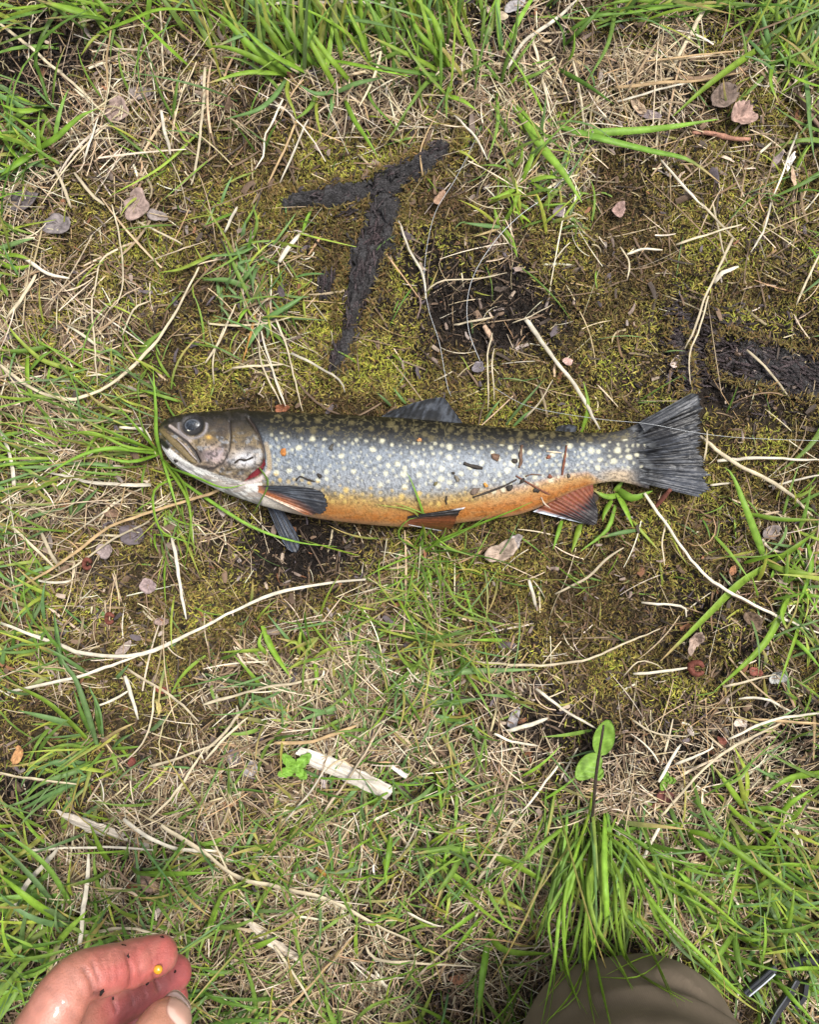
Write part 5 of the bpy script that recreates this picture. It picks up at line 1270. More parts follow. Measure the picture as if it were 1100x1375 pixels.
# ------------------------------------------------------------------ straws one can pick out
SC_ = {'p': (.51, .43, .29), 'w': (.60, .54, .42), 't': (.42, .29, .15), 'g': (.36, .29, .20), 'r': (.24, .15, .09)}
STRAWS = [
 ('long bent thick straw ending above the trout head', '0,490 40,520 80,535 110,533 150,515 200,470 235,420 267,358|5.5|p'),
 ('thin wavy straw hanging over moss from the gray dead leaf', '150,275 160,320 165,370 160,400 150,413|2.6|p'),
 ('thin forked straw left of the long bent straw', '158,335 135,350 126,390 122,405 125,450 130,518|2.8|p'),
 ('flat bleached straw strip in the left straw mat', '30,345 60,365 93,374|6|w'),
 ('short kinked straw on moss above the long bent straw', '163,450 180,415 202,404|3|p'),
 ('straight thin straw over moss near the gray dead leaf', '185,297 215,313 245,328|3|p'),
 ('thin straw slanting over moss left of the charred root', '195,353 240,335 277,324|2.5|g'),
 ('pale thick straw in the straw mat at the left edge', '48,368 30,398 8,428|6|p'),
 ('white split straw standing beside the blue green tuft', '375,352 388,332 402,314|7|w'),
 ('straw slanting to the trout head from the blue green tuft', '275,487 296,455 316,408|3.2|p'),
 ('thin straw with hooked end over dark moss by the tuft', '287,516 286,480 300,440|2.6|p'),
 ('left one of two parallel straws pointing at the trout back', '346,446 352,490 377,543|3.2|p'),
 ('right one of two parallel straws pointing at the trout back', '350,445 366,498 383,545|3.4|w'),
 ('long straw running from the blue green tuft to trout back', '370,428 385,465 395,505 406,552|3.2|p'),
 ('hooked straw with thick end on moss above trout back', '392,475 420,488 445,503 460,515 463,527|4.2|w'),
 ('short straight straw below the blue green tuft', '312,494 345,491 382,490|3.2|p'),
 ('white straw stub on moss left of the forked root', '301,312 309,296 318,278|5|w'),
 ('crooked pale straw with branching tip below the top tuft', '380,132 367,160 355,185 353,210 342,228|3.4|w'),
 ('straight pale straw from the top tuft down to moss', '414,160 398,195 376,245|3.6|w'),
 ('tan straw beside the straight one below the top tuft', '397,165 385,195 372,220 359,248|4|t'),
 ('long white stem across the bare soil beside the forked root', '535,296 550,335 567,365 573,402|4.2|w'),
 ('curled thin straw over the bare soil', '572,393 590,378 620,375 650,373 681,366|2.6|p'),
 ('short straw stick across the bare soil center', '609,436 635,431 661,426|3.2|p'),
 ('thin straw touching the thick bleached stem tip', '688,434 715,424 743,408|2.2|p'),
 ('thick bleached stem pointing at the tail stalk', '705,427 740,475 775,522 806,576|7|w'),
 ('thick bleached stem running right from under the tail', '866,662 885,690 920,740 950,775 990,800 1050,830 1105,852|5.2|w'),
 ('left thin dry stem standing on moss below bare soil', '662,448 656,470 655,500 656,552|2.6|p'),
 ('right thin dry stem standing on moss below bare soil', '664,468 661,490 664,540|2.8|p'),
 ('thin arched straw below the thin stems on moss', '704,562 725,540 743,510|3|p'),
 ('straw bundle hanging into the black timber gap', '985,320 962,368 945,405 934,440 920,468|4.5|p'),
 ('thin straw running from the straw bundle to the tail fin', '952,398 940,440 926,478 928,516|2.8|p'),
 ('straw joining the straw bundle from upper left', '942,272 965,298 986,320|4|p'),
 ('long thin straw hanging from the top right of the moss', '957,270 970,330 977,353|3|p'),
 ('straight straw slanting above the straw bundle', '908,328 950,315 996,301|3.4|p'),
 ('short thick straw at moss left of the straw bundle', '843,342 865,334 890,335|4|w'),
 ('small curved straw below the flat blade pair', '834,332 845,352 843,376|3.2|p'),
 ('flat white straw on moss right of the straw bundle', '959,379 972,366 992,358|7|w'),
 ('straw at the right edge above the black timber', '1102,340 1085,375 1070,410|4|p'),
 ('bent straw on moss at the upper right', '1036,272 1027,308 1009,339|3.2|w'),
 ('long straw slanting past the flat blade tip', '1072,178 1058,215 1040,262|4|w'),
 ('straw lying on the black timber', '1003,470 1035,500 1061,534|4|p'),
 ('bleached wide straw at the top right below the grass', '947,12 925,50 897,102|8|p'),
 ('tan bundle of straw under the reddish twig', '825,118 880,112 935,108 1000,97|5|t'),
 ('long pale straw crossing over the tan straw bundle', '828,137 880,122 935,108|3.4|w'),
 ('straw running between flat grass blades at the upper right', '868,82 920,76 1005,66|3|t'),
 ('thin straw slanting down from the flat blade pair', '888,215 910,240 945,278|4|w'),
 ('long tan straw from trout jaw to the left edge', '300,655 275,665 210,685 150,706 110,735 50,775 0,795|5|t'),
 ('pale straw beneath the tan one near the left edge', '200,700 150,725 100,760 60,780|4|p'),
 ('wide white straw in the straw left of the trout head', '203,651 130,648 64,634|6|w'),
 ('white straw hooked just left of the trout snout', '160,574 190,577 203,592|5|w'),
 ('bleached straw strip at the left edge by trout level', '18,655 14,615 0,580|7|w'),
 ('straight straw slanting below the broad blades at left', '14,706 45,735 76,766|4|p'),
 ('short thick straw near the red ring scale', '55,715 66,740 80,765|6|p'),
 ('broken pale straw standing left of the dark pectoral fin', '230,722 238,760 243,800 250,832|6|w'),
 ('longest curved pale straw sweeping across the lower left', '0,837 50,855 110,877 165,881 210,872 260,848 320,818 370,797 430,784 492,778|6.5|w'),
 ('straight pale straw joining the longest curved one from below', '10,930 90,912 140,897 185,880|5|w'),
 ('thin curved straw beside the yellow leaf scrap', '207,922 203,965 190,1000 164,1026|3.2|p'),
 ('kinked straw above the yellow leaf scrap', '170,898 200,917 235,938 266,969|4|p'),
 ('wide flat bleached straw left of the yellow leaf scrap', '167,908 176,935 185,966|6.5|w'),
 ('short straw crossing toward the wide flat straw', '128,949 150,940 172,927|4|w'),
 ('straw slanting right from the pale based tuft', '200,1029 240,1018 280,1003|4.2|p'),
 ('long straw leaning left above the hand area chip', '200,1100 235,1065 275,1005|4.2|p'),
 ('straw at the left edge above the bleached wood sliver', '0,1038 50,1047 103,1052|4.2|p'),
 ('straw leaning at the left of the flat blue blades', '272,1012 300,985 337,938|5|p'),
 ('straw next to dark soil left of the small lobed plant', '276,1022 300,992 333,963|4|p'),
 ('long tan straw lying left of the flat blue blades', '272,946 350,925 400,916 436,908|5|p'),
 ('tan straw above the large bleached wood chip', '369,998 420,995 478,974|7|t'),
 ('thin white straw rising to the large wood chip', '383,1102 418,1062 438,1028|3.5|w'),
 ('thin straw leaning across the large wood chip', '435,1090 475,1035 520,962|4|g'),
 ('long arched straw at right center below the trout', '640,888 690,893 740,893 790,885 830,868 887,844|4.2|p'),
 ('white straw leading to the plantain leaves', '720,925 760,955 802,979|4.5|w'),
 ('white stub of straw on gray soil', '684,981 710,974 736,964|6|w'),
 ('lower white stub of straw on gray soil', '664,985 690,996 722,1001|5|w'),
 ('white leaning stalk right of the dense low grass', '752,1024 725,1060 700,1092|4.5|w'),
 ('flat short straw left of the red curled scale', '851,905 885,902 923,897|4.2|w'),
 ('curled thin straw above the flat short one', '838,908 860,888 880,892 890,898|2.4|p'),
 ('straw below the arched right blade', '973,923 1005,915 1042,906|4|p'),
 ('bent straw at the right near gray fuzz', '993,939 1025,938 1063,955|4|w'),
 ('long bright straw at the right edge on brown soil', '979,993 1040,966 1105,957|5.5|w'),
 ('long tan straw below the bright one on brown soil', '888,1096 960,1020 1050,970|4.5|p'),
 ('straw crossing at the right edge on brown soil', '1010,965 1060,969 1105,973|4|t'),
 ('upright straw at the right edge on black soil', '1094,962 1094,990 1093,1022|4.5|t'),
 ('pale straw stick on brown soil by the clover sprig', '908,1026 935,1016 959,1004|4.5|w'),
 ('thin straw on moss above the clover sprig', '850,967 880,984 922,990|3.2|p'),
 ('upright bleached straw beside the clover sprig', '885,1050 900,1025 915,1000|5|w'),
 ('pale straw from the tail notch to the right edge', '940,585 985,620 1050,655 1092,692|6|p'),
 ('flat straw right of the tail on bright moss', '964,619 1020,615 1105,618|5|w'),
 ('thin straw at the right edge below the flat one', '1033,653 1070,645 1105,637|3.5|w'),
 ('short straw stub at the lower tail corner', '954,652 968,650 981,648|3.5|w'),
 ('thin upright straw at the tail edge', '946,618 949,600 951,577|3|p'),
 ('curved straw on moss below the anal fin', '745,798 790,775 815,750 838,735|4|p'),
 ('bent straw on moss left of the red curled scale', '862,809 900,812 920,816 923,828|3.5|w'),
 ('curved white blade of straw above the hand', '20,1216 35,1187 60,1160 78,1138|8|w'),
 ('upright flat straw above the hand', '106,1268 112,1220 117,1175 119,1145|8|w'),
 ('long straw curving right from the bleached wood sliver', '165,1100 200,1125 240,1140 290,1143|6.5|w'),
 ('longest straw lying across the bottom center grass', '215,1108 275,1146 320,1178 380,1192 450,1212 500,1240 552,1264|6.5|p'),
 ('straight thin straw below the bleached wood sliver', '38,1142 100,1138 160,1138 205,1141|4.2|w'),
 ('arched straw touching the index finger', '113,1256 140,1250 170,1246 212,1254|5.5|p'),
 ('thick straw stalk in the grass right of the plantain', '887,1108 865,1150 848,1185|6|w'),
 ('long thin straw crossing the pale bare litter', '360,1378 420,1320 480,1250|4|t'),
 ('thin straw beside the lowest wood splinter', '368,1270 395,1310 420,1350|4.5|p'),
 ('bundle of straw left of the bright forked shoot', '490,1270 500,1285 530,1292 560,1290|6|p'),
 ('white straw bent at the foot of the forked shoot', '548,1225 575,1240 596,1244|4|w'),
 ('straw slanting over the litter left of the knee', '560,1312 600,1275 640,1245|4|g'),
 ('long dull straw at the bottom left of the knee', '545,1292 600,1296 640,1298|4|p'),
 ('straw leaning right across the low dense grass', '640,1185 665,1150 695,1098|4|p'),
 ('long straw diagonal across the top left litter', '-5,28 45,68 95,110 140,152|5|p'),
 ('thin upright straw at the top left', '215,10 217,50 219,100|3.4|p'),
 ('upright straw left of the top tuft', '275,90 272,150 262,225 256,248|4.4|p'),
 ('white pointed straw in the top left litter', '216,148 222,180 229,208|5.5|w'),
 ('tan thin straw leaning at the top left', '150,35 143,80 145,128|3|t'),
 ('straw leaning in the upper left litter', '114,212 125,175 135,148|3.6|w'),
 ('long straw down from the left tuft', '100,232 120,258 140,275|5|p'),
 ('curved straw under the left tuft', '72,225 85,250 95,280|5|p'),
 ('long pale straw at the very top', '350,6 420,3 500,3 545,4|5|w'),
 ('straw from bare soil to the thin dark shoot', '682,92 705,55 745,28 775,0|5.5|w'),
 ('thin upright straw right of the dark shoot', '715,50 727,95 740,160|5|p'),
 ('thin long straw below the thin dark shoot', '770,80 780,130 786,175|3.6|p'),
 ('short pale straw stub on dark moss below the fins', '711,778 716,795 720,815|5|w'),
 ('crossed straws pale end by the tail right', '895,698 890,730 893,760|3|p'),
 ('short straw slanting down on moss near the wide leaf', '610,155 640,185 655,215|3.4|w'),
 ('tan bent straw at the tip of the forked root', '568,235 565,205 575,175 590,150|2.8|t'),
]
for lab, t in STRAWS:
    pts, w, ck, _ = parse(t)
    w *= .88
    n = max(8, min(30, int(sum(math.dist(a, b) for a, b in zip(pts[:-1], pts[1:])) / 9)))
    c2 = catmull(pts, n); s = np.linspace(0, 1, n)
    c2 = c2 + 1.3 * (np.stack([fbm(c2[:, 0] / 14, c2[:, 1] / 14, 701, 2), fbm(c2[:, 0] / 14, c2[:, 1] / 14, 705, 2)], 1) - .5) * 2
    x, y = P(c2[:, 0], c2[:, 1])
    z = gh(x, y); z = np.convolve(np.pad(z, 4, mode='edge'), np.ones(9) / 9, 'valid')
    z = z + .0035 + .003 * rng.random() + .002 * np.sin(PI * s) + (.003 * s if rng.random() < .5 else .003 * (1 - s))
    z = z + (.006 if pts[0][1] > 900 else .0015)
    if 'jaw' in lab: z = z + .012 * sst(.0, .25, 1 - s) * 0 + .006
    x, y = P(c2[:, 0], c2[:, 1], z)
    r = .5 * w * S * (1 - z / H) * np.interp(s, [0, .1, .8, 1], [.8, 1, .9, .45]) * (.68 + .62 * fbm(s * n * .16, s * 0 + rng.uniform(0, 99), 713, 2)) * (1 + .10 * rng.uniform(-1, 1, n))
    g = tube_geo(np.stack([x, y, z], 1), r, 7, .30)
    col = np.array(SC_[ck]) * rng.uniform(.85, 1.12)
    cc = np.concatenate([np.repeat(col[None] * (.6 + .75 * fbm(s * n * .35, s * 0 + rng.uniform(0, 99), 711, 3)[:, None]), 7, 0) * np.tile(rng.uniform(.72, 1.15, 7), n)[:, None], col[None], col[None]])
    tag(solid('straw', g, cc, M_STRAW), lab, 'straw')

# ------------------------------------------------------------------ dead leaves, scales, seeds
def gz(u, v): return float(gh(*P(u, v)))
def gleaf(name, lab, cat, u, v, rx, ry, ang, col, curl=.4, lift=.002, tilt=(0, 0), n=26, re=.20, mat=None, rings=4, seed=0):
    z = gz(u, v) + lift
    x, y = P(u, v, z)
    return flake(name, lab, cat, (float(x), float(y), z), (tilt[0], tilt[1], 1), rx * S, ry * S, math.radians(ang), col, mat, curl, n=n, rough_edge=re, rings=rings, seed=seed)
GREY = (.20, .165, .15); PINK = (.27, .195, .165); PURP = (.105, .085, .09); TAN = (.34, .25, .17)
for q, (lab, u, v, rx, ry, an, col, cu) in enumerate([
    ('crumpled pinkish gray dead leaf lying in straw at upper left', 182, 276, 22, 17, 60, PINK, .35), ('small gray leaf scrap right of the crumpled pinkish leaf', 212, 290, 9, 16, 80, GREY, .4),
    ('pinkish flat dead leaf in the top left litter', 157, 148, 20, 14, 20, PINK, .25), ('gray dead leaf below the pointed white straw', 190, 125, 18, 12, 10, GREY, .3),
    ('dark gray matted leaf at the left edge', 30, 268, 26, 14, 10, (.12, .10, .10), .2), ('gray matted leaf under the left straw mat', 80, 302, 18, 20, 70, (.17, .145, .14), .3),
    ('brown mottled curled leaf of the pair at upper right', 967, 133, 19, 16, 40, (.17, .125, .10), .7), ('pink speckled rounded leaf of the pair at upper right', 994, 158, 17, 15, -40, (.33, .22, .18), .8),
    ('gray leaf scrap at the upper right near straw', 872, 155, 9, 18, 75, (.20, .16, .16), .4), ('tan leaf scrap at the upper right near straw', 858, 145, 8, 14, 60, TAN, .4),
    ('pale papery crumpled leaf below the anal fin', 672, 743, 24, 14, 25, (.36, .28, .22), .6), ('gray scrap beside the pale papery leaf', 690, 728, 12, 10, 60, (.26, .23, .22), .5),
    ('purple gray flat leaf left of the pectoral fin', 178, 718, 13, 18, 80, PURP, .3), ('pinkish gray leaf scrap near the red ring scale', 142, 740, 12, 10, 30, (.24, .19, .18), .5),
    ('pinkish jagged leaf scrap right of the red rings', 200, 785, 11, 14, 60, (.28, .21, .20), .6), ('small gray pink leaf above the longest curved straw', 218, 833, 14, 7, 0, PINK, .6),
    ('long gray flake leaning on the longest curved straw', 164, 872, 18, 6, 50, (.30, .24, .21), .3), ('orange brown seed flake on moss near the forked root', 592, 266, 14, 6, 55, (.36, .20, .12), .5),
    ('gray purple round seed on moss below bare soil', 642, 494, 10, 7, 10, (.17, .15, .16), .8), ('pale curled leaf scrap near the red curled scale', 935, 858, 18, 8, 60, (.34, .25, .20), .8),
    ('brown crumpled leaf near the large shoot', 1012, 832, 16, 9, -30, (.16, .10, .06), .8), ('orange wedge scale below the large shoot', 984, 766, 8, 5, 75, (.44, .16, .05), .4),
    ('pinkish white chewed flake beside the black timber', 909, 486, 8, 13, -70, (.56, .44, .38), .3), ('pale round leaf scrap on moss at lower right', 994, 970, 10, 8, 0, (.58, .49, .40), .5),
    ('gray fuzzy lump in grass at the right', 1043, 908, 13, 12, 0, (.30, .30, .28), .9), ('yellow leaf scrap on moss at the lower left', 213, 950, 12, 4.5, -80, (.60, .50, .10), .3),
    ('orange curled leaf at the lower left edge', 27, 1010, 14, 6, 75, (.50, .22, .05), .6), ('reddish dead leaf in the grass above the knee', 930, 1148, 20, 11, 20, (.10, .03, .02), .4),
    ('dark brown bark flake at the bottom center', 457, 1322, 11, 22, 80, (.13, .085, .065), .3), ('rusty curled leaf at the bottom center', 614, 1312, 8, 14, -70, (.36, .13, .05), .7),
    ('rusty leaf pair behind the trout back', 379, 548, 12, 6, 10, (.36, .10, .03), .6), ('brown leaf scrap above the hand', 197, 1185, 13, 14, 40, (.24, .16, .12), .3),
    ('red brown leaf scrap above the hand', 178, 1190, 6, 9, 60, (.30, .06, .02), .4), ('dark red leaf scrap above the hand', 145, 1205, 8, 6, 30, (.16, .02, .015), .4),
    ('tan bark strip above the hand', 213, 1195, 20, 5, -55, (.42, .26, .14), .3), ('dark red leaf by the clover sprig', 893, 1072, 12, 12, 20, (.14, .03, .025), .4),
    ('white pointed seed husk at the upper right', 1061, 218, 14, 4.5, 75, (.72, .69, .64), .3), ('gray seed husk beside the white one', 1044, 214, 16, 5, 60, (.24, .19, .18), .3),
    ('tan husk below the white seed husk', 1066, 240, 14, 4, -80, (.46, .32, .22), .3), ('gray leaf on brown soil right of the shoot', 1035, 715, 14, 9, 10, (.17, .14, .13), .3),
    ('pale leaf wedge in the bare soil at the top', 668, 22, 16, 9, -20, (.44, .35, .25), .3), ('gray leaf in the bare soil at the top', 690, 10, 18, 9, 30, (.27, .25, .25), .3),
    ('pink gray leaf by the dark upper tuft', 545, 110, 16, 12, 10, (.22, .16, .14), .3), ('gray leaf right of the trailing broad leaf', 750, 285, 12, 9, 20, (.20, .16, .16), .4),
    ('pinkish seed pod at the right edge on moss', 830, 286, 11, 10, 40, (.30, .20, .17), .7), ('red scrap at the tip of the yellow leaf', 217, 926, 5, 9, 70, (.28, .04, .02), .4),
    ('dark red scrap by the pale based tuft', 179, 1022, 6, 6, 0, (.22, .03, .02), .5), ('red scrap on brown soil near the clover', 970, 995, 9, 5, -50, (.24, .05, .03), .4),
    ('red scrap near the arched right blade', 1015, 902, 6, 9, 70, (.30, .06, .035), .4), ('pink husk near the thick bleached stem', 762, 485, 6, 9, 80, (.42, .27, .23), .4),
    ('brown leaf litter flake left of the purple leaf', 150, 690, 9, 6, 0, (.22, .12, .07), .5), ('gray leaf flake in grass below the trout', 690, 965, 18, 7, 70, (.27, .25, .25), .3),
    ('gray flake left of the small lobed plant', 337, 1030, 14, 10, 40, (.26, .24, .24), .3), ('purple gray soil flake below the tan straw', 315, 1015, 12, 12, 0, (.15, .12, .13), .3),
]):
    if col[0] > 2.2 * col[2]: col = tuple(np.array(col) * .55 + .45 * np.mean(col) * np.array([.8, .65, .5]))
    gleaf('dead_leaf', lab, 'dead leaf', u, v, rx, ry, an, col, cu, lift=.0025 + .001 * (q % 3), seed=q, tilt=(rng.normal(0, .12), rng.normal(0, .12)))
# rolled red-brown scales: little open rings
for lab, u, v, r in [('rust red ring shaped scale on moss left of the pectoral fin', 147, 830, 8.5), ('rust red rolled scale in the straw below the head', 117, 757, 8.5), ('rust red curled scale on moss at the right', 936, 897, 11.5)]:
    z = gz(u, v) + .009
    a = np.linspace(.5, 6.0, 26); q = np.linspace(0, 1, 26)
    rr = r * .66 * (1 + .08 * rng.uniform(-1, 1, 26))
    x, y = P(u + rr * np.cos(a) * 1.0, v + rr * np.sin(a) * 1.05, z)
    g = tube_geo(np.stack([x, y, z + .0014 * np.sin(a * 1.5)], 1), r * .36 * S * (.7 + .3 * np.sin(PI * q)) * (1 + .14 * rng.uniform(-1, 1, 26)), 9, 1.1)
    cc = np.array([.13, .040, .026]) * (.6 + .8 * fbm(g[0][:, 0] * 900, g[0][:, 1] * 900, 721, 3))[:, None]
    tag(solid('bud_scale', g, cc, M_DEAD), lab, 'bud scale')

# ------------------------------------------------------------------ wood chips and twigs
def chip(lab, poly, thick, col, lift=.004, seed=0):
    g_ = np.random.default_rng(seed)
    P2 = []
    for (a, b) in zip(poly, poly[1:] + poly[:1]):
        for t in np.linspace(0, 1, 6, endpoint=False):
            P2.append((a[0] + (b[0] - a[0]) * t + g_.normal(0, .7), a[1] + (b[1] - a[1]) * t + g_.normal(0, .7)))
    cu, cv = np.mean([p[0] for p in P2]), np.mean([p[1] for p in P2])
    # long axis for fibres
    A_ = np.array(P2) - (cu, cv); w_, ev = np.linalg.eigh(A_.T @ A_); ax = ev[:, 1]; si = ev[:, 0]
    n = len(P2); rings = 9
    V, C = [], []
    z0 = gz(cu, cv) + lift
    for k in range(rings, -1, -1):
        q = k / rings
        for (a, b) in P2:
            u = cu + (a - cu) * q; v = cv + (b - cv) * q
            al = (u - cu) * si[0] + (v - cv) * si[1]; lo = (u - cu) * ax[0] + (v - cv) * ax[1]
            f = float(fbm(al / 2.2, lo / 40, 731 + seed, 3)); zz = z0 + thick + .0016 * (f - .5) - (.0006 if k == rings else 0) + .0012 * lo / 60
            x, y = P(u, v, zz); V.append((float(x), float(y), zz)); C.append(np.array(col) * (.25 + 1.3 * f))
    m = len(V)
    for (a, b) in P2:
        x, y = P(a, b, z0); V.append((float(x), float(y), z0 - .001)); C.append(np.array(col) * .6)
    Q = []
    for k in range(rings):
        o = k * n
        Q += [(o + j, o + (j + 1) % n, o + n + (j + 1) % n, o + n + j) for j in range(n)]
    Q += [(m + j, m + (j + 1) % n, (j + 1) % n, j) for j in range(n)]
    tag(solid('wood_chip', (np.array(V), np.array(Q)[:, ::-1], np.zeros((0, 3), int)), np.array(C), M_CHIP, smooth=False), lab, 'wood chip')
chip('large bleached white wood chip lying in grass below center', [(396, 1012), (404, 1003), (440, 1014), (490, 1037), (531, 1058), (519, 1074), (470, 1052), (420, 1030)], .004, (.52, .47, .40), lift=.005, seed=1)
chip('long bleached wood sliver above the hand', [(73, 1088), (100, 1094), (132, 1105), (168, 1118), (203, 1134), (198, 1139), (150, 1124), (118, 1118), (95, 1106)], .0025, (.50, .44, .36), lift=.004, seed=2)
chip('pale wood splinter at the bottom center', [(325, 1233), (335, 1234), (372, 1262), (411, 1288), (402, 1294), (362, 1272), (340, 1252)], .003, (.48, .41, .32), lift=.005, seed=3)
chip('small white splinter right of the large wood chip', [(520, 1028), (527, 1025), (548, 1041), (545, 1047)], .002, (.62, .58, .52), lift=.005, seed=4)
chip('small white splinter near the small lobed plant', [(430, 1040), (438, 1042), (440, 1060), (433, 1058)], .002, (.46, .38, .36), lift=.003, seed=5)
def gpts(pts, lift): return np.array([(*[float(k) for k in P(a, b, gz(a, b) + lift)], gz(a, b) + lift) for a, b in pts])
twig('twig', 'reddish brown twig on moss at the upper right', 'twig', gpts([(930, 178), (955, 179), (985, 186), (1008, 187)], .004), 8, (.30, .15, .10), M_TWIG, kn=.15)
twig('twig', 'gray brown twig at the right edge under grass', 'twig', gpts([(1055, 108), (1075, 130), (1090, 155), (1105, 175)], .004), 8, (.17, .11, .08), M_TWIG, kn=.12)
twig('twig', 'short red brown twig leaning on the lower tail corner', 'twig', np.array([(*[float(k) for k in P(901, 657, .018)], .018), (*[float(k) for k in P(890, 670, .012)], .012), (*[float(k) for k in P(878, 684, .006)], .006)]), 7, (.13, .045, .03), M_TWIG, kn=.12)
twig('twig', 'brown broken twig tip above the thin dry stems', 'twig', gpts([(650, 437), (656, 447), (661, 458)], .005), 8, (.36, .25, .17), M_TWIG, kn=.2)
twig('twig', 'thin brown twig standing left of the bare soil stem', 'twig', gpts([(562, 393), (565, 410), (560, 428)], .004), 3, (.16, .11, .09), M_TWIG)
twig('twig', 'dark brown stick under the flat grass blades at the top right', 'twig', gpts([(905, 103), (940, 106), (985, 98), (1008, 90)], .004), 9, (.20, .13, .08), M_TWIG, kn=.12)

# ------------------------------------------------------------------ small broad-leaved plants
def broadleaf(parent, base, tip, w, h0, h1, col, lobes=0, name='leaf'):
    n, m = 20, 11
    V, C = [], []
    b = np.array(base, float); t = np.array(tip, float); d = t - b; L = np.linalg.norm(d); d /= L; sd = np.array([-d[1], d[0]])
    for i in range(n):
        s = i / (n - 1)
        hw = .5 * w * (math.sin(PI * min(1, s ** .85 * .97 + .015)) ** .55) * (1 + .05 * lobes * math.sin(s * 22))
        for j in range(m):
            q = j / (m - 1) * 2 - 1
            p = b + d * L * s + sd * hw * q
            z = h0 + (h1 - h0) * s + .0016 * abs(q) - .001 * q * q * s + .0006 * math.sin(s * 16 + abs(q) * 4)
            x, y = P(p[0], p[1], z); V.append((float(x), float(y), z))
            C.append(np.array(col) * (1.18 if abs(q) < .1 else .9 + .16 * ((int(s * 14) + int(abs(q) * 3)) % 2)))
    V = np.array(V); i = np.arange(n * m).reshape(n, m)
    Q = np.stack([i[:-1, :-1], i[:-1, 1:], i[1:, 1:], i[1:, :-1]], -1).reshape(-1, 4)
    k = n * m
    rim = np.concatenate([i[0, :], i[1:, -1], i[-1, -2::-1], i[-2:0:-1, 0]])
    Qr = np.stack([rim, np.roll(rim, -1), np.roll(rim, -1) + k, rim + k], 1)
    return solid(name, (np.vstack([V, V - [0, 0, .0003]]), np.vstack([Q, Q[:, ::-1] + k, Qr]), np.zeros((0, 3), int)), np.array(C * 2), M_GRASS, parent)
LG = (.19, .33, .05)
x, y = P(803, 1010)
e = empty('leafy_plant', (float(x), float(y), 0)); tag(e, 'pale green plant with two rounded leaves behind a dark stem', 'plant')
broadleaf(e, (806, 1014), (818, 967), 29, .012, .022, LG); broadleaf(e, (806, 1014), (775, 1046), 29, .014, .020, LG); broadleaf(e, (800, 1030), (806, 1048), 18, .010, .014, LG)
x, y = P(797, 1100)
twig('dark_stem', 'dark brown upright stem in front of the rounded leaves', 'stem', np.array([(*[float(k) for k in P(a, b, z)], z) for a, b, z in [(787, 1128, .004), (796, 1095, .02), (801, 1040, .034), (811, 974, .05)]]), 4.6, (.035, .025, .018), M_TWIG, kn=.12, taper=(1, 1, .7))
x, y = P(397, 1032)
e = empty('leafy_plant', (float(x), float(y), 0)); tag(e, 'small bright green plant with toothed leaflets left of the wood chip', 'plant')
for tip, w in [((379, 1013), 15), ((417, 1012), 15), ((373, 1041), 14), ((412, 1046), 13)]:
    broadleaf(e, (397, 1032), tip, w, .010, .014, (.20, .38, .05), lobes=2, name='leaflet')
x, y = P(893, 1045)
e = empty('leafy_plant', (float(x), float(y), 0)); tag(e, 'tiny clover sprig with rounded leaflets on brown soil', 'plant')
for tip, w in [((892, 1033), 11), ((909, 1049), 10), ((889, 1062), 10)]:
    broadleaf(e, (895, 1047), tip, w, .008, .010, LG, name='leaflet')

# ------------------------------------------------------------------ nylon fishing line
def line_obj(lab, segs, r=.00022):
    gs = []
    for pts, zs in segs:
        n = 60
        c2 = catmull(pts, n); z = np.interp(np.linspace(0, 1, n), np.linspace(0, 1, len(zs)), zs)
        for i in range(n):
            loc, _ = hit(FBVH, c2[i, 0], c2[i, 1])
            if loc is not None: z[i] = max(z[i], loc.z + .0012)
        x, y = P(c2[:, 0], c2[:, 1], z)
        gs.append(tube_geo(np.stack([x, y, z], 1), np.full(n, r), 6))
    V, Q, T = join_geo(gs)
    me = mesh_np('fishing_line', V, [Q, T], None, M_LINE)
    tag(me, lab, 'fishing line')
line_obj('thin clear nylon line looping over the bare soil', [([(770, 225), (735, 262), (700, 288), (668, 320), (640, 362), (628, 402), (630, 445), (645, 485)], (.012, .012, .014, .012, .008, .004))], .00022)
line_obj('thin nylon line running down from the seed flake to the dorsal fin', [([(640, 185), (612, 240), (583, 290), (570, 362), (575, 412), (590, 460), (600, 515), (606, 532)], (.008, .010, .010, .006))], .00016)
line_obj('thin nylon line stretched level across the tail fin', [([(662, 520), (712, 546), (800, 562), (870, 569), (935, 581), (1000, 588), (1105, 592)], (.010, .016, .02, .024, .022, .012, .010))], .00014)

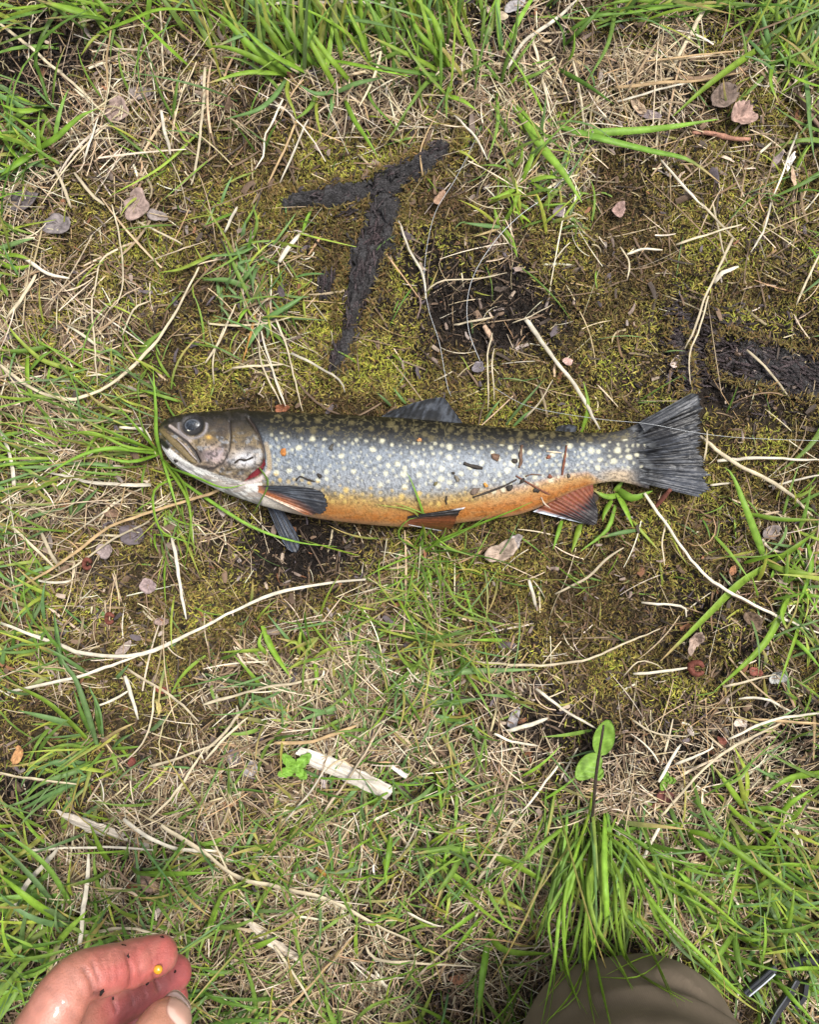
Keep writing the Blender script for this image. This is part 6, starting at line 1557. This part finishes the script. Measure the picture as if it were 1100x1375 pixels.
# ------------------------------------------------------------------ black and silver tool half hidden in the grass
x, y = P(1050, 1330)
TOOL = empty('fishing_pliers', (float(x), float(y), 0)); tag(TOOL, 'black and silver fishing pliers half hidden in grass at lower right', 'pliers')
def bar(name, pts, w, thick, col, mat, zl=.018):
    c = np.array([(*[float(k) for k in P(a, b, zl)], zl) for a, b in pts])
    c = catmull(c, max(6, len(pts) * 5))
    d = np.gradient(c, axis=0); d /= np.linalg.norm(d, axis=1)[:, None]
    sd_ = np.cross(d, [0, 0, 1.0]); hw = w * S * .5; n = len(c)
    V = np.stack([c + sd_ * hw * .8 + [0, 0, thick], c - sd_ * hw * .8 + [0, 0, thick], c - sd_ * hw + [0, 0, thick * .6], c - sd_ * hw - [0, 0, thick], c + sd_ * hw - [0, 0, thick], c + sd_ * hw + [0, 0, thick * .6]], 1).reshape(-1, 3)
    i = np.arange(n * 6).reshape(n, 6)
    Q = np.concatenate([np.stack([i[:-1, j], i[:-1, (j + 1) % 6], i[1:, (j + 1) % 6], i[1:, j]], -1).reshape(-1, 4) for j in range(6)])
    V = np.vstack([V, c[0], c[-1]]); T = np.vstack([np.stack([np.roll(i[0], -1), i[0], np.full(6, n * 6)], 1), np.stack([i[-1], np.roll(i[-1], -1), np.full(6, n * 6 + 1)], 1)])
    solid(name, (V, Q, T), col, mat, TOOL, smooth=False)
bar('jaw', [(1001, 1334), (1020, 1318), (1042, 1298)], 9, .0018, (.07, .073, .08), M_STEEL, .020)
bar('jaw', [(1006, 1337), (1024, 1322), (1041, 1307)], 2.2, .0010, (.60, .62, .66), M_STEEL, .0232)  # thin bright strip standing in for a highlight along the jaw
bar('handle', [(1070, 1314), (1058, 1338), (1042, 1360), (1030, 1385)], 9, .0025, (.012, .012, .014), M_BLACK, .018)
bar('handle', [(1082, 1318), (1078, 1338), (1066, 1350)], 7, .003, (.012, .012, .014), M_BLACK, .016)
bar('handle', [(1058, 1296), (1078, 1288), (1105, 1292), (1130, 1304)], 11, .003, (.010, .010, .011), M_BLACK, .007)
bar('handle_trim', [(1069, 1316), (1056, 1338), (1040, 1362), (1032, 1380)], 2.2, .001, (.14, .145, .155), M_STEEL, .0218)
